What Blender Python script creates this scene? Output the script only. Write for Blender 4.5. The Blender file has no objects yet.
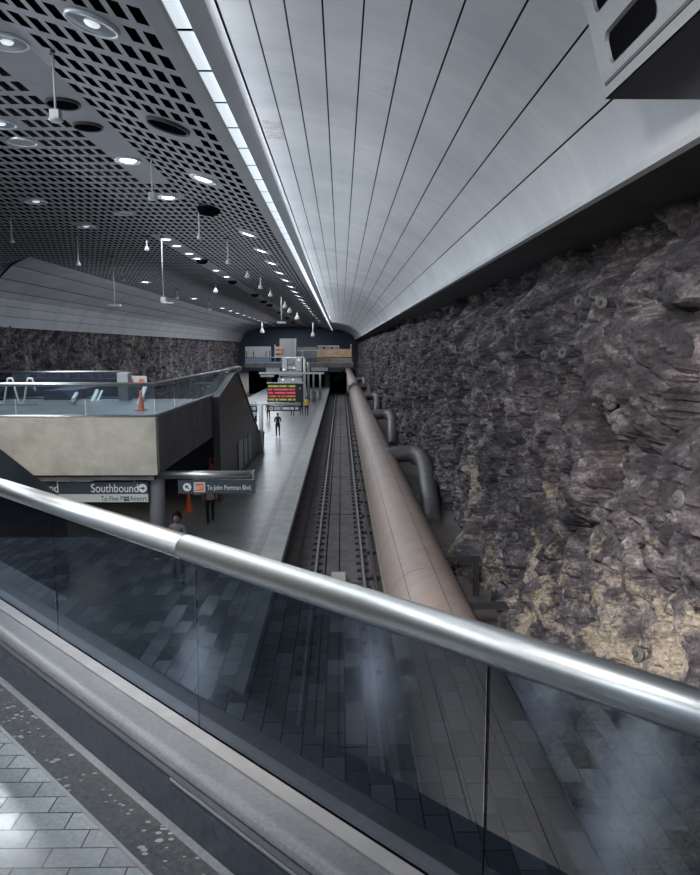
import bpy, bmesh, math, random
from mathutils import Vector, Matrix, noise
from mathutils.bvhtree import BVHTree
random.seed(7)
sc = bpy.context.scene
C = sc.collection
PI = math.pi
# ------------------------------------------------------------------ camera, world, light, exposure
# platform level z = 0, eye at z = 6, x to the right across the tracks, y along the tracks
EYE = Vector((0, 0, 6.0))
FPX = 712.0
pitch = math.atan((437.5 - 348) / FPX)
yaw = 9 * math.cos(pitch) / FPX
fw = Vector((math.sin(yaw) * math.cos(pitch), math.cos(yaw) * math.cos(pitch), -math.sin(pitch)))
rt = Vector((math.cos(yaw), -math.sin(yaw), 0))
upv = rt.cross(fw)
cd = bpy.data.cameras.new('camera')
cam = bpy.data.objects.new('camera', cd)
C.objects.link(cam)
cam.matrix_world = Matrix(((rt.x, upv.x, -fw.x, EYE.x), (rt.y, upv.y, -fw.y, EYE.y), (rt.z, upv.z, -fw.z, EYE.z), (0, 0, 0, 1)))
cd.sensor_fit = 'VERTICAL'
cd.sensor_height = 24
cd.lens = FPX / 875 * 24
cd.clip_start = 0.05
cd.clip_end = 600
sc.camera = cam
W = bpy.data.worlds.new('world')
sc.world = W
W.use_nodes = True
W.node_tree.nodes['Background'].inputs[0].default_value = (0.55, 0.68, 0.9, 1)
W.node_tree.nodes['Background'].inputs[1].default_value = 0.45
sc.view_settings.view_transform = 'Standard'
sc.view_settings.look = 'None'
sc.view_settings.gamma = 1
sc.view_settings.use_curve_mapping = False
sc.view_settings.exposure = 0.28


def area(loc, target, sx, sy, power, col=(0.86, 0.93, 1.0), name='lamp', spread=PI):
    l = bpy.data.lights.new(name, 'AREA')
    l.shape = 'RECTANGLE'
    l.size = sx
    l.size_y = sy
    l.energy = power
    l.color = col
    l.spread = spread
    o = bpy.data.objects.new(name, l)
    C.objects.link(o)
    o.location = loc
    d = Vector(target) - Vector(loc)
    z = -d.normalized()
    y = Vector((0, 1, 0))
    x = y.cross(z).normalized()
    y = z.cross(x)
    o.matrix_world = Matrix(((x.x, y.x, z.x, loc[0]), (x.y, y.y, z.y, loc[1]), (x.z, y.z, z.z, loc[2]), (0, 0, 0, 1)))
    return o


# the long fluorescent cove beside the vault, washing the vault and the rock
area((-2.5, 20, 10.4), (3.0, 20, 10.4), 0.4, 60, 600, name='cove_light')
area((-2.7, 100, 9.9), (3.0, 100, 9.9), 0.4, 100, 2000, name='cove_light')
# rows of ceiling lights over the platform
area((-10, 18, 11.9), (-7, 18, 0), 7, 26, 2300, name='ceiling_light_row')
area((-10, 70, 11.9), (-8, 70, 0), 7, 90, 6500, name='ceiling_light_row')
area((-13, 160, 11.9), (-13, 160, 0), 13, 90, 9000, name='ceiling_light_row')
# added fill without fixtures, facing up: brightens the vault and the slotted ceiling
area((-1.0, 38, 6.5), (1.5, 38, 12), 1.2, 44, 330, name='up_fill')
area((-8.5, 36, 6.2), (-8, 36, 12), 4, 60, 520, name='up_fill')
area((-1.5, -5, 6.3), (1.0, 4, 12), 2.0, 2.0, 38, name='up_fill')
area((-15, 115, 6.0), (-26, 115, 9.5), 3, 120, 2500, name='left_vault_fill')  # added fill with no fixture, brightens the left vault and rock
# lamps over the upper floor behind the camera
for _x, _y in ((-10.6, -3.3), (-13.3, -5.0), (-16.9, -3.8), (-17.1, 1.0), (-17.7, 6.1), (-3.6, 2.0), (-6.6, 13.0)):
    area((_x, _y, 11.85 if _x < -6 else 11.1), (_x, _y + .01, 0), 0.30, 0.30, 260 if _x < -7 else 70, name='hall_light')
area((-1.5, 1.5, 8.5), (6, 11, 0.8), 1.0, 1.0, 560, col=(1.0, 0.93, 0.85), name='rock_fill', spread=1.5)  # unseen flood added to light the rock face
area((-8.5, 23, 2.35), (-8.5, 22.9, 0), 1.2, 1.2, 30, col=(1.0, 0.9, 0.78), name='under_balcony_fill')  # unseen warm fill added to lift the floor below the balcony
# unseen fill added to brighten the pale balcony front
area((-6.5, 8.5, 9.5), (-8, 19, 3.4), 1.0, 1.0, 62, col=(1.0, 0.97, 0.9), name='balcony_front_fill', spread=1.2)


def ray(u, v):
    return rt * ((u - 350) / FPX) + upv * ((437.5 - v) / FPX) + fw


def at(u, v, D):
    r = ray(u, v)
    return EYE + r * (D / r.y)


def onz(u, v, z):
    r = ray(u, v)
    return EYE + r * ((z - EYE.z) / r.z)


# ------------------------------------------------------------------ materials
def mat(name, col, rough=0.5, metal=0.0, spec=0.5, emit=None, es=0.0, var=0.0, vs=4.0, bump=0.0, bs=40.0):
    m = bpy.data.materials.new(name)
    m.use_nodes = True
    nt = m.node_tree
    b = nt.nodes['Principled BSDF']
    b.inputs['Base Color'].default_value = (*col, 1)
    b.inputs['Roughness'].default_value = rough
    b.inputs['Metallic'].default_value = metal
    b.inputs['Specular IOR Level'].default_value = spec
    if emit:
        b.inputs['Emission Color'].default_value = (*emit, 1)
        b.inputs['Emission Strength'].default_value = es
    tc = nt.nodes.new('ShaderNodeTexCoord')
    if var > 0:
        n = nt.nodes.new('ShaderNodeTexNoise')
        n.inputs['Scale'].default_value = vs
        n.inputs['Detail'].default_value = 6
        n.inputs['Roughness'].default_value = 0.65
        nt.links.new(tc.outputs['Object'], n.inputs['Vector'])
        r = nt.nodes.new('ShaderNodeValToRGB')
        r.color_ramp.elements[0].position = 0.3
        r.color_ramp.elements[1].position = 0.7
        r.color_ramp.elements[0].color = (*[c * (1 - var) for c in col], 1)
        r.color_ramp.elements[1].color = (*[min(1, c * (1 + var)) for c in col], 1)
        nt.links.new(n.outputs['Fac'], r.inputs['Fac'])
        nt.links.new(r.outputs['Color'], b.inputs['Base Color'])
    if bump > 0:
        n2 = nt.nodes.new('ShaderNodeTexNoise')
        n2.inputs['Scale'].default_value = bs
        n2.inputs['Detail'].default_value = 5
        nt.links.new(tc.outputs['Object'], n2.inputs['Vector'])
        bp = nt.nodes.new('ShaderNodeBump')
        bp.inputs['Strength'].default_value = bump
        bp.inputs['Distance'].default_value = 0.02
        nt.links.new(n2.outputs['Fac'], bp.inputs['Height'])
        nt.links.new(bp.outputs['Normal'], b.inputs['Normal'])
    return m


class N:  # tiny node helper
    def __init__(s, m):
        s.nt = m.node_tree
        s.b = s.nt.nodes['Principled BSDF']

    def new(s, t, **k):
        n = s.nt.nodes.new(t)
        for a, v in k.items():
            setattr(n, a, v)
        return n

    def link(s, a, b):
        s.nt.links.new(a, b)

    def math(s, op, a, b=None):
        n = s.new('ShaderNodeMath', operation=op)
        for i, x in enumerate((a, b)):
            if x is None:
                continue
            if isinstance(x, (int, float)):
                n.inputs[i].default_value = x
            else:
                s.link(x, n.inputs[i])
        return n.outputs[0]

    def ramp(s, fac, stops):
        r = s.new('ShaderNodeValToRGB')
        e = r.color_ramp.elements
        while len(e) < len(stops):
            e.new(0.5)
        for q, (p, c) in zip(e, stops):
            q.position = p
            q.color = (*c, 1) if len(c) == 3 else c
        s.link(fac, r.inputs['Fac'])
        return r.outputs['Color']

    def mix(s, fac, a, b, bt='MIX'):
        n = s.new('ShaderNodeMix', data_type='RGBA', blend_type=bt)
        for i, x in ((0, fac), (6, a), (7, b)):
            if isinstance(x, (int, float)):
                n.inputs[i].default_value = x
            elif isinstance(x, tuple):
                n.inputs[i].default_value = (*x, 1)
            else:
                s.link(x, n.inputs[i])
        return n.outputs[2]

    def noise(s, vec, scale, detail=6, rough=0.6):
        n = s.new('ShaderNodeTexNoise')
        n.inputs['Scale'].default_value = scale
        n.inputs['Detail'].default_value = detail
        n.inputs['Roughness'].default_value = rough
        s.link(vec, n.inputs['Vector'])
        return n.outputs['Fac']

    def mapping(s, vec, scale=(1, 1, 1), rot=(0, 0, 0), loc=(0, 0, 0)):
        n = s.new('ShaderNodeMapping')
        n.inputs['Scale'].default_value = scale
        n.inputs['Rotation'].default_value = rot
        n.inputs['Location'].default_value = loc
        s.link(vec, n.inputs['Vector'])
        return n.outputs[0]

    def bump(s, h, strength, dist=0.02):
        n = s.new('ShaderNodeBump')
        n.inputs['Strength'].default_value = strength
        n.inputs['Distance'].default_value = dist
        s.link(h, n.inputs['Height'])
        s.link(n.outputs[0], s.b.inputs['Normal'])


def paver_mat():
    m = mat('pavers', (0.2, 0.22, 0.23), 0.3)
    n = N(m)
    tc = n.new('ShaderNodeTexCoord').outputs['Object']
    v = n.mapping(tc, loc=(0.045, 0.0, 0))
    br = n.new('ShaderNodeTexBrick', offset=0.5, squash=1.0)
    br.inputs['Scale'].default_value = 1
    br.inputs['Brick Width'].default_value = 0.183
    br.inputs['Row Height'].default_value = 0.0913
    br.inputs['Mortar Size'].default_value = 0.0028
    br.inputs['Mortar Smooth'].default_value = 0.1
    br.inputs['Bias'].default_value = 0
    br.inputs['Color1'].default_value = (0.15, 0.165, 0.175, 1)
    br.inputs['Color2'].default_value = (0.27, 0.29, 0.30, 1)
    br.inputs['Mortar'].default_value = (0.02, 0.023, 0.026, 1)
    n.link(v, br.inputs['Vector'])
    sp = n.noise(tc, 60, 8, 0.7)
    c = n.mix(1.0, br.outputs['Color'], n.ramp(sp, [(0.3, (0.72, 0.72, 0.72)), (0.7, (1.25, 1.25, 1.25))]), 'MULTIPLY')
    bl = n.noise(tc, 2.2, 4)
    c = n.mix(n.ramp(bl, [(0.45, (0, 0, 0)), (0.75, (0.35, 0.35, 0.35))]), c, (0.30, 0.31, 0.31))
    n.link(c, n.b.inputs['Base Color'])
    b2 = n.new('ShaderNodeTexBrick', offset=0.5, squash=1.0)
    for k_, v_ in (('Scale', 1), ('Brick Width', 0.183), ('Row Height', 0.0913), ('Mortar Size', 0.0028), ('Bias', 0)):
        b2.inputs[k_].default_value = v_
    b2.inputs['Color1'].default_value = (0, 0, 0, 1)
    b2.inputs['Color2'].default_value = (1, 1, 1, 1)
    b2.inputs['Mortar'].default_value = (1, 1, 1, 1)
    n.link(v, b2.inputs['Vector'])
    pol = n.ramp(b2.outputs['Color'], [(0.25, (0.0, 0.0, 0.0)), (0.8, (0.13, 0.13, 0.13))])
    n.link(n.math('ADD', n.math('ADD', n.math('MULTIPLY', sp, 0.14), 0.02), pol), n.b.inputs['Roughness'])
    h = n.math('ADD', n.math('MULTIPLY', br.outputs['Fac'], -1.0), n.math('MULTIPLY', sp, 0.25))
    n.bump(h, 0.35, 0.004)
    return m


def granite(name, a, b, rough=0.25, sc_=30.0):
    m = mat(name, a, rough)
    n = N(m)
    tc = n.new('ShaderNodeTexCoord').outputs['Object']
    f = n.noise(tc, sc_, 8, 0.75)
    g = n.noise(tc, 1.7, 4, 0.6)
    c = n.ramp(f, [(0.35, a), (0.7, b)])
    c = n.mix(1.0, c, n.ramp(g, [(0.3, (0.7, 0.7, 0.7)), (0.7, (1.15, 1.15, 1.15))]), 'MULTIPLY')
    n.link(c, n.b.inputs['Base Color'])
    n.bump(f, 0.15, 0.004)
    return m


def worn_granite(name):
    # dark granite with pale chips and spatters
    m = mat(name, (0.06, 0.065, 0.07), 0.4)
    n = N(m)
    tc = n.new('ShaderNodeTexCoord').outputs['Object']
    f = n.noise(tc, 45, 8, 0.75)
    base = n.ramp(f, [(0.35, (0.022, 0.026, 0.030)), (0.7, (0.085, 0.092, 0.10))])
    v = n.new('ShaderNodeTexVoronoi')
    v.inputs['Scale'].default_value = 26
    n.link(n.mapping(tc, scale=(1, 1.6, 1)), v.inputs['Vector'])
    w = n.noise(tc, 9, 3)
    spot = n.math('LESS_THAN', v.outputs['Distance'], n.math('MULTIPLY', n.math('SUBTRACT', w, 0.36), 1.25))
    c = n.mix(n.math('MULTIPLY', spot, 0.55), base, (0.42, 0.43, 0.43))
    n.link(c, n.b.inputs['Base Color'])
    n.bump(f, 0.3, 0.004)
    return m


def platform_mat():
    m = mat('platform_granite', (0.2, 0.2, 0.2), 0.3)
    n = N(m)
    tc = n.new('ShaderNodeTexCoord').outputs['Object']
    br = n.new('ShaderNodeTexBrick', offset=0.0)
    br.inputs['Scale'].default_value = 1
    br.inputs['Brick Width'].default_value = 0.6
    br.inputs['Row Height'].default_value = 0.6
    br.inputs['Mortar Size'].default_value = 0.006
    br.inputs['Color1'].default_value = (0.17, 0.175, 0.18, 1)
    br.inputs['Color2'].default_value = (0.22, 0.225, 0.23, 1)
    br.inputs['Mortar'].default_value = (0.10, 0.10, 0.10, 1)
    n.link(tc, br.inputs['Vector'])
    f = n.noise(tc, 1.1, 6, 0.7)
    c = n.mix(1.0, br.outputs['Color'], n.ramp(f, [(0.3, (0.75, 0.75, 0.75)), (0.72, (1.3, 1.3, 1.3))]), 'MULTIPLY')
    n.link(c, n.b.inputs['Base Color'])
    return m


def rock_mat(name, tan_low):
    m = mat(name, (0.1, 0.1, 0.1), 0.75, spec=0.35)
    n = N(m)
    tc = n.new('ShaderNodeTexCoord').outputs['Object']
    big = n.noise(tc, 0.5, 5, 0.6)
    med = n.noise(n.mapping(tc, scale=(1, 1, 1.9), rot=(0.85, 0, 0)), 1.7, 12, 0.72)
    fine = n.noise(tc, 14, 8, 0.8)
    c = n.ramp(med, [(0.32, (0.016, 0.015, 0.020)), (0.5, (0.062, 0.058, 0.065)), (0.63, (0.19, 0.18, 0.185)), (0.76, (0.42, 0.39, 0.38))])
    c = n.mix(1.0, c, n.ramp(fine, [(0.36, (0.35, 0.35, 0.36)), (0.68, (1.9, 1.85, 1.85))]), 'MULTIPLY')
    c = n.mix(1.0, c, n.ramp(big, [(0.38, (0.45, 0.45, 0.5)), (0.62, (1.35, 1.3, 1.3))]), 'MULTIPLY')
    # rusty iron streaks
    rs = n.noise(n.mapping(tc, scale=(1, 1.5, 0.6)), 1.1, 7, 0.7)
    c = n.mix(n.ramp(rs, [(0.60, (0, 0, 0)), (0.72, (0.5, 0.5, 0.5))]), c, (0.20, 0.12, 0.075))
    # pale feldspar seams and patches
    sx = n.new('ShaderNodeSeparateXYZ')
    n.link(tc, sx.inputs[0])
    tn = n.noise(n.mapping(tc, scale=(1, 0.8, 1.0), rot=(0.6, 0, 0)), 1.25, 9, 0.7)
    if tan_low:
        zz = n.ramp(n.math('MULTIPLY', n.math('ADD', sx.outputs['Z'], 1.0), 0.12), [(0.10, (0.26, 0.26, 0.26)), (0.42, (0.17, 0.17, 0.17)), (0.56, (0.0, 0.0, 0.0))])
        near = n.ramp(n.math('MULTIPLY', sx.outputs['Y'], 0.02), [(0.22, (1, 1, 1)), (0.42, (0.45, 0.45, 0.45))])
        s2 = n.math('ADD', tn, n.math('MULTIPLY', zz, near))
        # one steep pale vein
        vy = n.math('ADD', sx.outputs['Y'], n.math('MULTIPLY', sx.outputs['Z'], -1.0))
        vv = n.math('ABSOLUTE', n.math('SUBTRACT', n.math('ADD', vy, n.math('MULTIPLY', n.noise(tc, 0.7, 4), 5.0)), 27.0))
        vf = n.ramp(n.math('MULTIPLY', vv, 0.25), [(0.0, (0.17, 0.17, 0.17)), (0.5, (0, 0, 0))])
        s2 = n.math('ADD', s2, vf)
    else:
        s2 = n.math('ADD', n.noise(n.mapping(tc, scale=(1, 1.6, 0.22)), 0.35, 9, 0.75), 0.13)
    tf = n.ramp(s2, [(0.67, (0, 0, 0)), (0.76, (1, 1, 1))])
    tanc = n.ramp(fine, [(0.34, (0.07, 0.055, 0.045)), (0.5, (0.33, 0.285, 0.22)), (0.72, (0.60, 0.56, 0.47))])
    c = n.mix(n.math('MULTIPLY', tf, 0.78), c, tanc)
    n.link(c, n.b.inputs['Base Color'])
    h = n.math('ADD', n.math('MULTIPLY', med, 1.4), n.math('MULTIPLY', fine, 0.6))
    n.bump(h, 0.9, 0.07)
    return m


def vault_mat():
    m = mat('vault_metal', (0.42, 0.44, 0.46), 0.45, metal=0.2)
    n = N(m)
    tc = n.new('ShaderNodeTexCoord').outputs['Object']
    s = n.noise(n.mapping(tc, scale=(0.35, 2.6, 0.35)), 1.2, 6, 0.7)
    g = n.noise(tc, 0.35, 4)
    c = n.ramp(s, [(0.3, (0.37, 0.39, 0.415)), (0.7, (0.42, 0.44, 0.46))])
    c = n.mix(1.0, c, n.ramp(g, [(0.35, (0.85, 0.85, 0.87)), (0.7, (1.12, 1.10, 1.08))]), 'MULTIPLY')
    # faint cross joints every 3 m
    sx = n.new('ShaderNodeSeparateXYZ')
    n.link(tc, sx.inputs[0])
    fr = n.math('FRACT', n.math('MULTIPLY', sx.outputs['Y'], 1 / 3.6))
    j = n.math('LESS_THAN', fr, 0.0022)
    c = n.mix(n.math('MULTIPLY', j, 0.5), c, (0.14, 0.15, 0.16))
    # rusty scuffs
    for (px, py, pz, rx, ry, k) in SCUFFS:
        dx = n.math('MULTIPLY', n.math('SUBTRACT', sx.outputs['X'], px), 1 / rx)
        dy = n.math('MULTIPLY', n.math('SUBTRACT', sx.outputs['Y'], py), 1 / ry)
        d = n.math('MAXIMUM', n.math('ABSOLUTE', dx), n.math('ABSOLUTE', dy))
        w = n.noise(n.mapping(tc, scale=(1, 5, 1)), 5, 6, 0.8)
        mk = n.math('MULTIPLY', n.math('LESS_THAN', d, 1.0), n.math('GREATER_THAN', w, k))
        c = n.mix(n.math('MULTIPLY', mk, 0.7), c, (0.20, 0.12, 0.085))
    n.link(c, n.b.inputs['Base Color'])
    n.bump(s, 0.05, 0.02)
    return m


def glass_mat(name, tint, refl, rough=0.0, col=(0.8, 0.9, 1.0)):
    m = bpy.data.materials.new(name)
    m.use_nodes = True
    nt = m.node_tree
    nt.nodes.clear()
    out = nt.nodes.new('ShaderNodeOutputMaterial')
    tr = nt.nodes.new('ShaderNodeBsdfTransparent')
    tr.inputs[0].default_value = (*tint, 1)
    gl = nt.nodes.new('ShaderNodeBsdfGlossy')
    gl.inputs['Roughness'].default_value = rough
    gl.inputs[0].default_value = (*col, 1)
    fr = nt.nodes.new('ShaderNodeFresnel')
    fr.inputs[0].default_value = 1.5
    ma = nt.nodes.new('ShaderNodeMath')
    ma.operation = 'MULTIPLY_ADD'
    ma.inputs[1].default_value = 0.8
    ma.inputs[2].default_value = refl
    nt.links.new(fr.outputs[0], ma.inputs[0])
    mx = nt.nodes.new('ShaderNodeMixShader')
    nt.links.new(ma.outputs[0], mx.inputs[0])
    nt.links.new(tr.outputs[0], mx.inputs[1])
    nt.links.new(gl.outputs[0], mx.inputs[2])
    nt.links.new(mx.outputs[0], out.inputs[0])
    return m


SCUFFS = [(-1.62, 18.2, 11.2, 0.24, 0.75, 0.50), (1.2, 26.0, 10.8, 0.30, 1.2, 0.58), (2.4, 33.0, 10.2, 0.5, 3.5, 0.66), (3.1, 30.0, 9.6, 0.5, 4.0, 0.66)]
M = dict(
    paver=paver_mat(), platform=platform_mat(), vault=vault_mat(),
    rock=rock_mat('rock', True), rock_left=rock_mat('rock_left', False),
    worn=worn_granite('worn_granite'),
    dark_granite=granite('dark_granite', (0.020, 0.024, 0.034), (0.065, 0.074, 0.095), 0.3),
    ledge=granite('ledge_granite', (0.085, 0.09, 0.10), (0.15, 0.16, 0.17), 0.32, 70),
    light_granite=granite('light_granite', (0.25, 0.26, 0.255), (0.36, 0.37, 0.36), 0.35, 12),
    red_granite=granite('red_granite', (0.16, 0.14, 0.14), (0.26, 0.23, 0.23), 0.35, 12),
    steel=mat('brushed_steel', (0.46, 0.48, 0.48), 0.36, 1.0, var=0.06, vs=30),
    steel_dull=mat('dull_steel', (0.42, 0.42, 0.42), 0.4, 0.8),
    pale_metal=mat('pale_metal', (0.40, 0.395, 0.395), 0.35, 0.7, var=0.1, vs=8),
    perf=mat('perforated_metal', (0.245, 0.25, 0.275), 0.55, 0.2, var=0.12, vs=1.0),
    cove=mat('cove_metal', (0.26, 0.27, 0.29), 0.5, 0.2, var=0.08, vs=1.0),
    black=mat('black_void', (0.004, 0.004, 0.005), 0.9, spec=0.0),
    joint=mat('joint_shadow_gap', (0.03, 0.03, 0.035), 0.7),
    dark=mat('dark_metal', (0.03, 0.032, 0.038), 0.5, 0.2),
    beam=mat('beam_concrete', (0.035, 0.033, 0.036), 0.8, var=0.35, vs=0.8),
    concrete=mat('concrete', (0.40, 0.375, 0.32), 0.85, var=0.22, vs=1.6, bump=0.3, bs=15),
    concrete_dark=mat('dark_concrete', (0.13, 0.125, 0.125), 0.85, var=0.3, vs=1.2, bump=0.3, bs=15),  # darker, greyer concrete of the side parapet, beam, cabinet and bridge deck
    column=mat('column_paint', (0.22, 0.23, 0.25), 0.55, var=0.1, vs=6, bump=0.2, bs=60),
    ballast=mat('track_slab', (0.115, 0.10, 0.10), 0.85, var=0.35, vs=2.2, bump=0.3, bs=12),
    railhead=mat('rail_steel', (0.26, 0.25, 0.25), 0.5, 0.6),
    railbody=mat('rail_rust', (0.06, 0.05, 0.048), 0.7, 0.3),
    pipe=mat('duct_paint', (0.30, 0.235, 0.21), 0.55, var=0.13, vs=1.2, bump=0.1, bs=8),
    pipe_seam=mat('duct_seam', (0.07, 0.055, 0.05), 0.7),
    elbow=mat('elbow_paint', (0.085, 0.08, 0.088), 0.5, var=0.25, vs=2),
    tube=mat('strip_diffuser', (0.45, 0.46, 0.48), 0.4, emit=(0.80, 0.90, 1.0), es=0.62),
    lamp=mat('lamp_lens', (0.9, 0.9, 0.9), 0.4, emit=(0.90, 0.96, 1.0), es=7.0),
    lamp_dim=mat('lamp_dim', (0.8, 0.8, 0.8), 0.4, emit=(0.85, 0.93, 1.0), es=0.5),
    lamp_off=mat('lamp_glass', (0.25, 0.28, 0.33), 0.2),
    ring=mat('lamp_ring', (0.55, 0.60, 0.62), 0.3, 0.3),
    sign=mat('sign_panel', (0.045, 0.06, 0.075), 0.4),
    sign_white=mat('sign_white', (0.55, 0.56, 0.55), 0.5),
    letter=mat('sign_letters', (0.75, 0.77, 0.77), 0.5),
    orange=mat('orange_panel', (0.75, 0.16, 0.07), 0.5),
    cone=mat('cone_orange', (0.7, 0.12, 0.03), 0.5),
    navy=mat('navy_panel', (0.025, 0.035, 0.06), 0.6),
    white=mat('white_paint', (0.62, 0.64, 0.65), 0.5),
    casing=mat('casing_paint', (0.12, 0.128, 0.137), 0.5, 0.2, var=0.08, vs=2),
    bolt=mat('bolt_paint', (0.075, 0.078, 0.08), 0.6, 0.3),
    grey=mat('grey_paint', (0.36, 0.38, 0.39), 0.5),
    wood=mat('orange_boarding', (0.62, 0.38, 0.22), 0.6, var=0.3, vs=0.8),
    led_red=mat('led_red', (0.35, 0.06, 0.07), 0.5, emit=(0.9, 0.17, 0.20), es=0.45),
    led_green=mat('led_green', (0.2, 0.25, 0.02), 0.5, emit=(0.40, 0.45, 0.12), es=0.6),
    glass=glass_mat('smoked_glass', (0.082, 0.105, 0.120), 0.062, col=(0.78, 0.9, 1.1)),
    glass_far=glass_mat('tinted_glass', (0.42, 0.50, 0.54), 0.05),
)


# ------------------------------------------------------------------ mesh helpers
def obj(name, bm, m, parent=None, smooth=False, mats=None):
    me = bpy.data.meshes.new(name)
    bm.normal_update()
    bm.to_mesh(me)
    bm.free()
    for q in (mats or [m]):
        me.materials.append(q)
    if smooth:
        for p in me.polygons:
            p.use_smooth = True
    o = bpy.data.objects.new(name, me)
    C.objects.link(o)
    if parent:
        o.parent = parent
    return o


def bx(bm, x0, x1, y0, y1, z0, z1, mi=0, bevel=0):
    vs = [bm.verts.new((x, y, z)) for x in (x0, x1) for y in (y0, y1) for z in (z0, z1)]
    fs = [bm.faces.new([vs[i] for i in f]) for f in ((0, 1, 3, 2), (4, 6, 7, 5), (0, 4, 5, 1), (2, 3, 7, 6), (0, 2, 6, 4), (1, 5, 7, 3))]
    for f in fs:
        f.material_index = mi
    if bevel:
        es = list({e for f in fs for e in f.edges})
        bmesh.ops.bevel(bm, geom=es, offset=bevel, segments=2, affect='EDGES', profile=0.5)


def box(name, x0, x1, y0, y1, z0, z1, m, parent=None, bevel=0):
    bm = bmesh.new()
    bx(bm, x0, x1, y0, y1, z0, z1, 0, bevel)
    return obj(name, bm, m, parent)


def tube(bm, pts, r, n=16, caps=True, mi=0):
    pts = [Vector(p) for p in pts]
    rs = r if isinstance(r, (list, tuple)) else [r] * len(pts)
    rings = []
    ref = None
    for i, p in enumerate(pts):
        a = pts[max(0, i - 1)]
        b = pts[min(len(pts) - 1, i + 1)]
        t = (b - a).normalized()
        if ref is None:
            ref = Vector((0, 0, 1)) if abs(t.z) < 0.9 else Vector((1, 0, 0))
        ref = (ref - t * ref.dot(t)).normalized()
        s = t.cross(ref)
        rings.append([bm.verts.new(p + (ref * math.cos(2 * PI * k / n) + s * math.sin(2 * PI * k / n)) * rs[i]) for k in range(n)])
    for A, B in zip(rings, rings[1:]):
        for k in range(n):
            f = bm.faces.new((A[k], A[(k + 1) % n], B[(k + 1) % n], B[k]))
            f.smooth = True
            f.material_index = mi
    if caps:
        bm.faces.new(rings[0][::-1]).material_index = mi
        bm.faces.new(rings[-1]).material_index = mi


def tubeobj(name, pts, r, m, parent=None, n=16):
    bm = bmesh.new()
    tube(bm, pts, r, n)
    return obj(name, bm, m, parent)


def lathe(bm, prof, n=24, cx=0, cy=0, mi=0, flip=False):
    rings = [[bm.verts.new((cx + r * math.cos(2 * PI * k / n), cy + r * math.sin(2 * PI * k / n), z)) for k in range(n)] for r, z in prof]
    for A, B in zip(rings, rings[1:]):
        for k in range(n):
            f = bm.faces.new((A[k], A[(k + 1) % n], B[(k + 1) % n], B[k]))
            f.smooth = True
            f.material_index = mi
    return rings


def prism(bm, prof, y0, y1, mi=0, closed=True):
    # prof: list of (x, z), swept along y
    A = [bm.verts.new((x, y0, z)) for x, z in prof]
    B = [bm.verts.new((x, y1, z)) for x, z in prof]
    k = len(prof)
    for i in range(k if closed else k - 1):
        j = (i + 1) % k
        bm.faces.new((A[i], A[j], B[j], B[i])).material_index = mi
    if closed:
        bm.faces.new(A[::-1]).material_index = mi
        bm.faces.new(B).material_index = mi


def empty(name, label, cat, loc=(0, 0, 0), group=None, rz=0):
    o = bpy.data.objects.new(name, None)
    o.empty_display_size = 0.2
    C.objects.link(o)
    o.location = loc
    o.rotation_euler = (0, 0, rz)
    o['label'] = label
    o['category'] = cat
    if group:
        o['group'] = group
    return o


def tag(o, label, cat, group=None):
    o['label'] = label
    o['category'] = cat
    if group:
        o['group'] = group
    return o


def struct(o, label=None):
    o['kind'] = 'structure'
    if label:
        o['label'] = label
    return o


def copy_tree(o, parent=None):
    c = o.copy()
    C.objects.link(c)
    if parent:
        c.parent = parent
    for ch in list(o.children):
        copy_tree(ch, c)
    return c


def text(name, body, size, m, parent, loc, rot=(PI / 2, 0, 0), ext=0.004, align='LEFT', sx=1.0):
    cu = bpy.data.curves.new(name, 'FONT')
    cu.body = body
    cu.size = size
    cu.extrude = ext
    cu.align_x = align
    t = bpy.data.objects.new('tmp', cu)
    C.objects.link(t)
    dg = bpy.context.evaluated_depsgraph_get()
    me = bpy.data.meshes.new_from_object(t.evaluated_get(dg))
    bpy.data.objects.remove(t)
    me.materials.clear()
    me.materials.append(m)
    o = bpy.data.objects.new(name, me)
    C.objects.link(o)
    o.parent = parent
    o.location = loc
    o.rotation_euler = rot
    o.scale = (sx, 1, 1)
    return o


ordn = ['nearest', 'second', 'third', 'fourth', 'fifth', 'sixth', 'seventh', 'eighth', 'ninth', 'tenth', 'eleventh', 'twelfth', 'thirteenth', 'fourteenth', 'fifteenth', 'sixteenth', 'seventeenth', 'eighteenth', 'nineteenth', 'twentieth', 'twenty-first', 'twenty-second', 'twenty-third', 'twenty-fourth', 'twenty-fifth']
# ================================================================== SETTING
ZC = 6.0
FL = ZC - 1.65      # upper floor
PIT = -1.12         # track slab
DEND = 212.0

# ---- perforated ceiling: real slots through a thin sheet
def ceil_z(x):
    u = 6.05 if x < -6.3 else 6.05 - (x + 6.3) * 0.275
    return ZC + u


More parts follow.
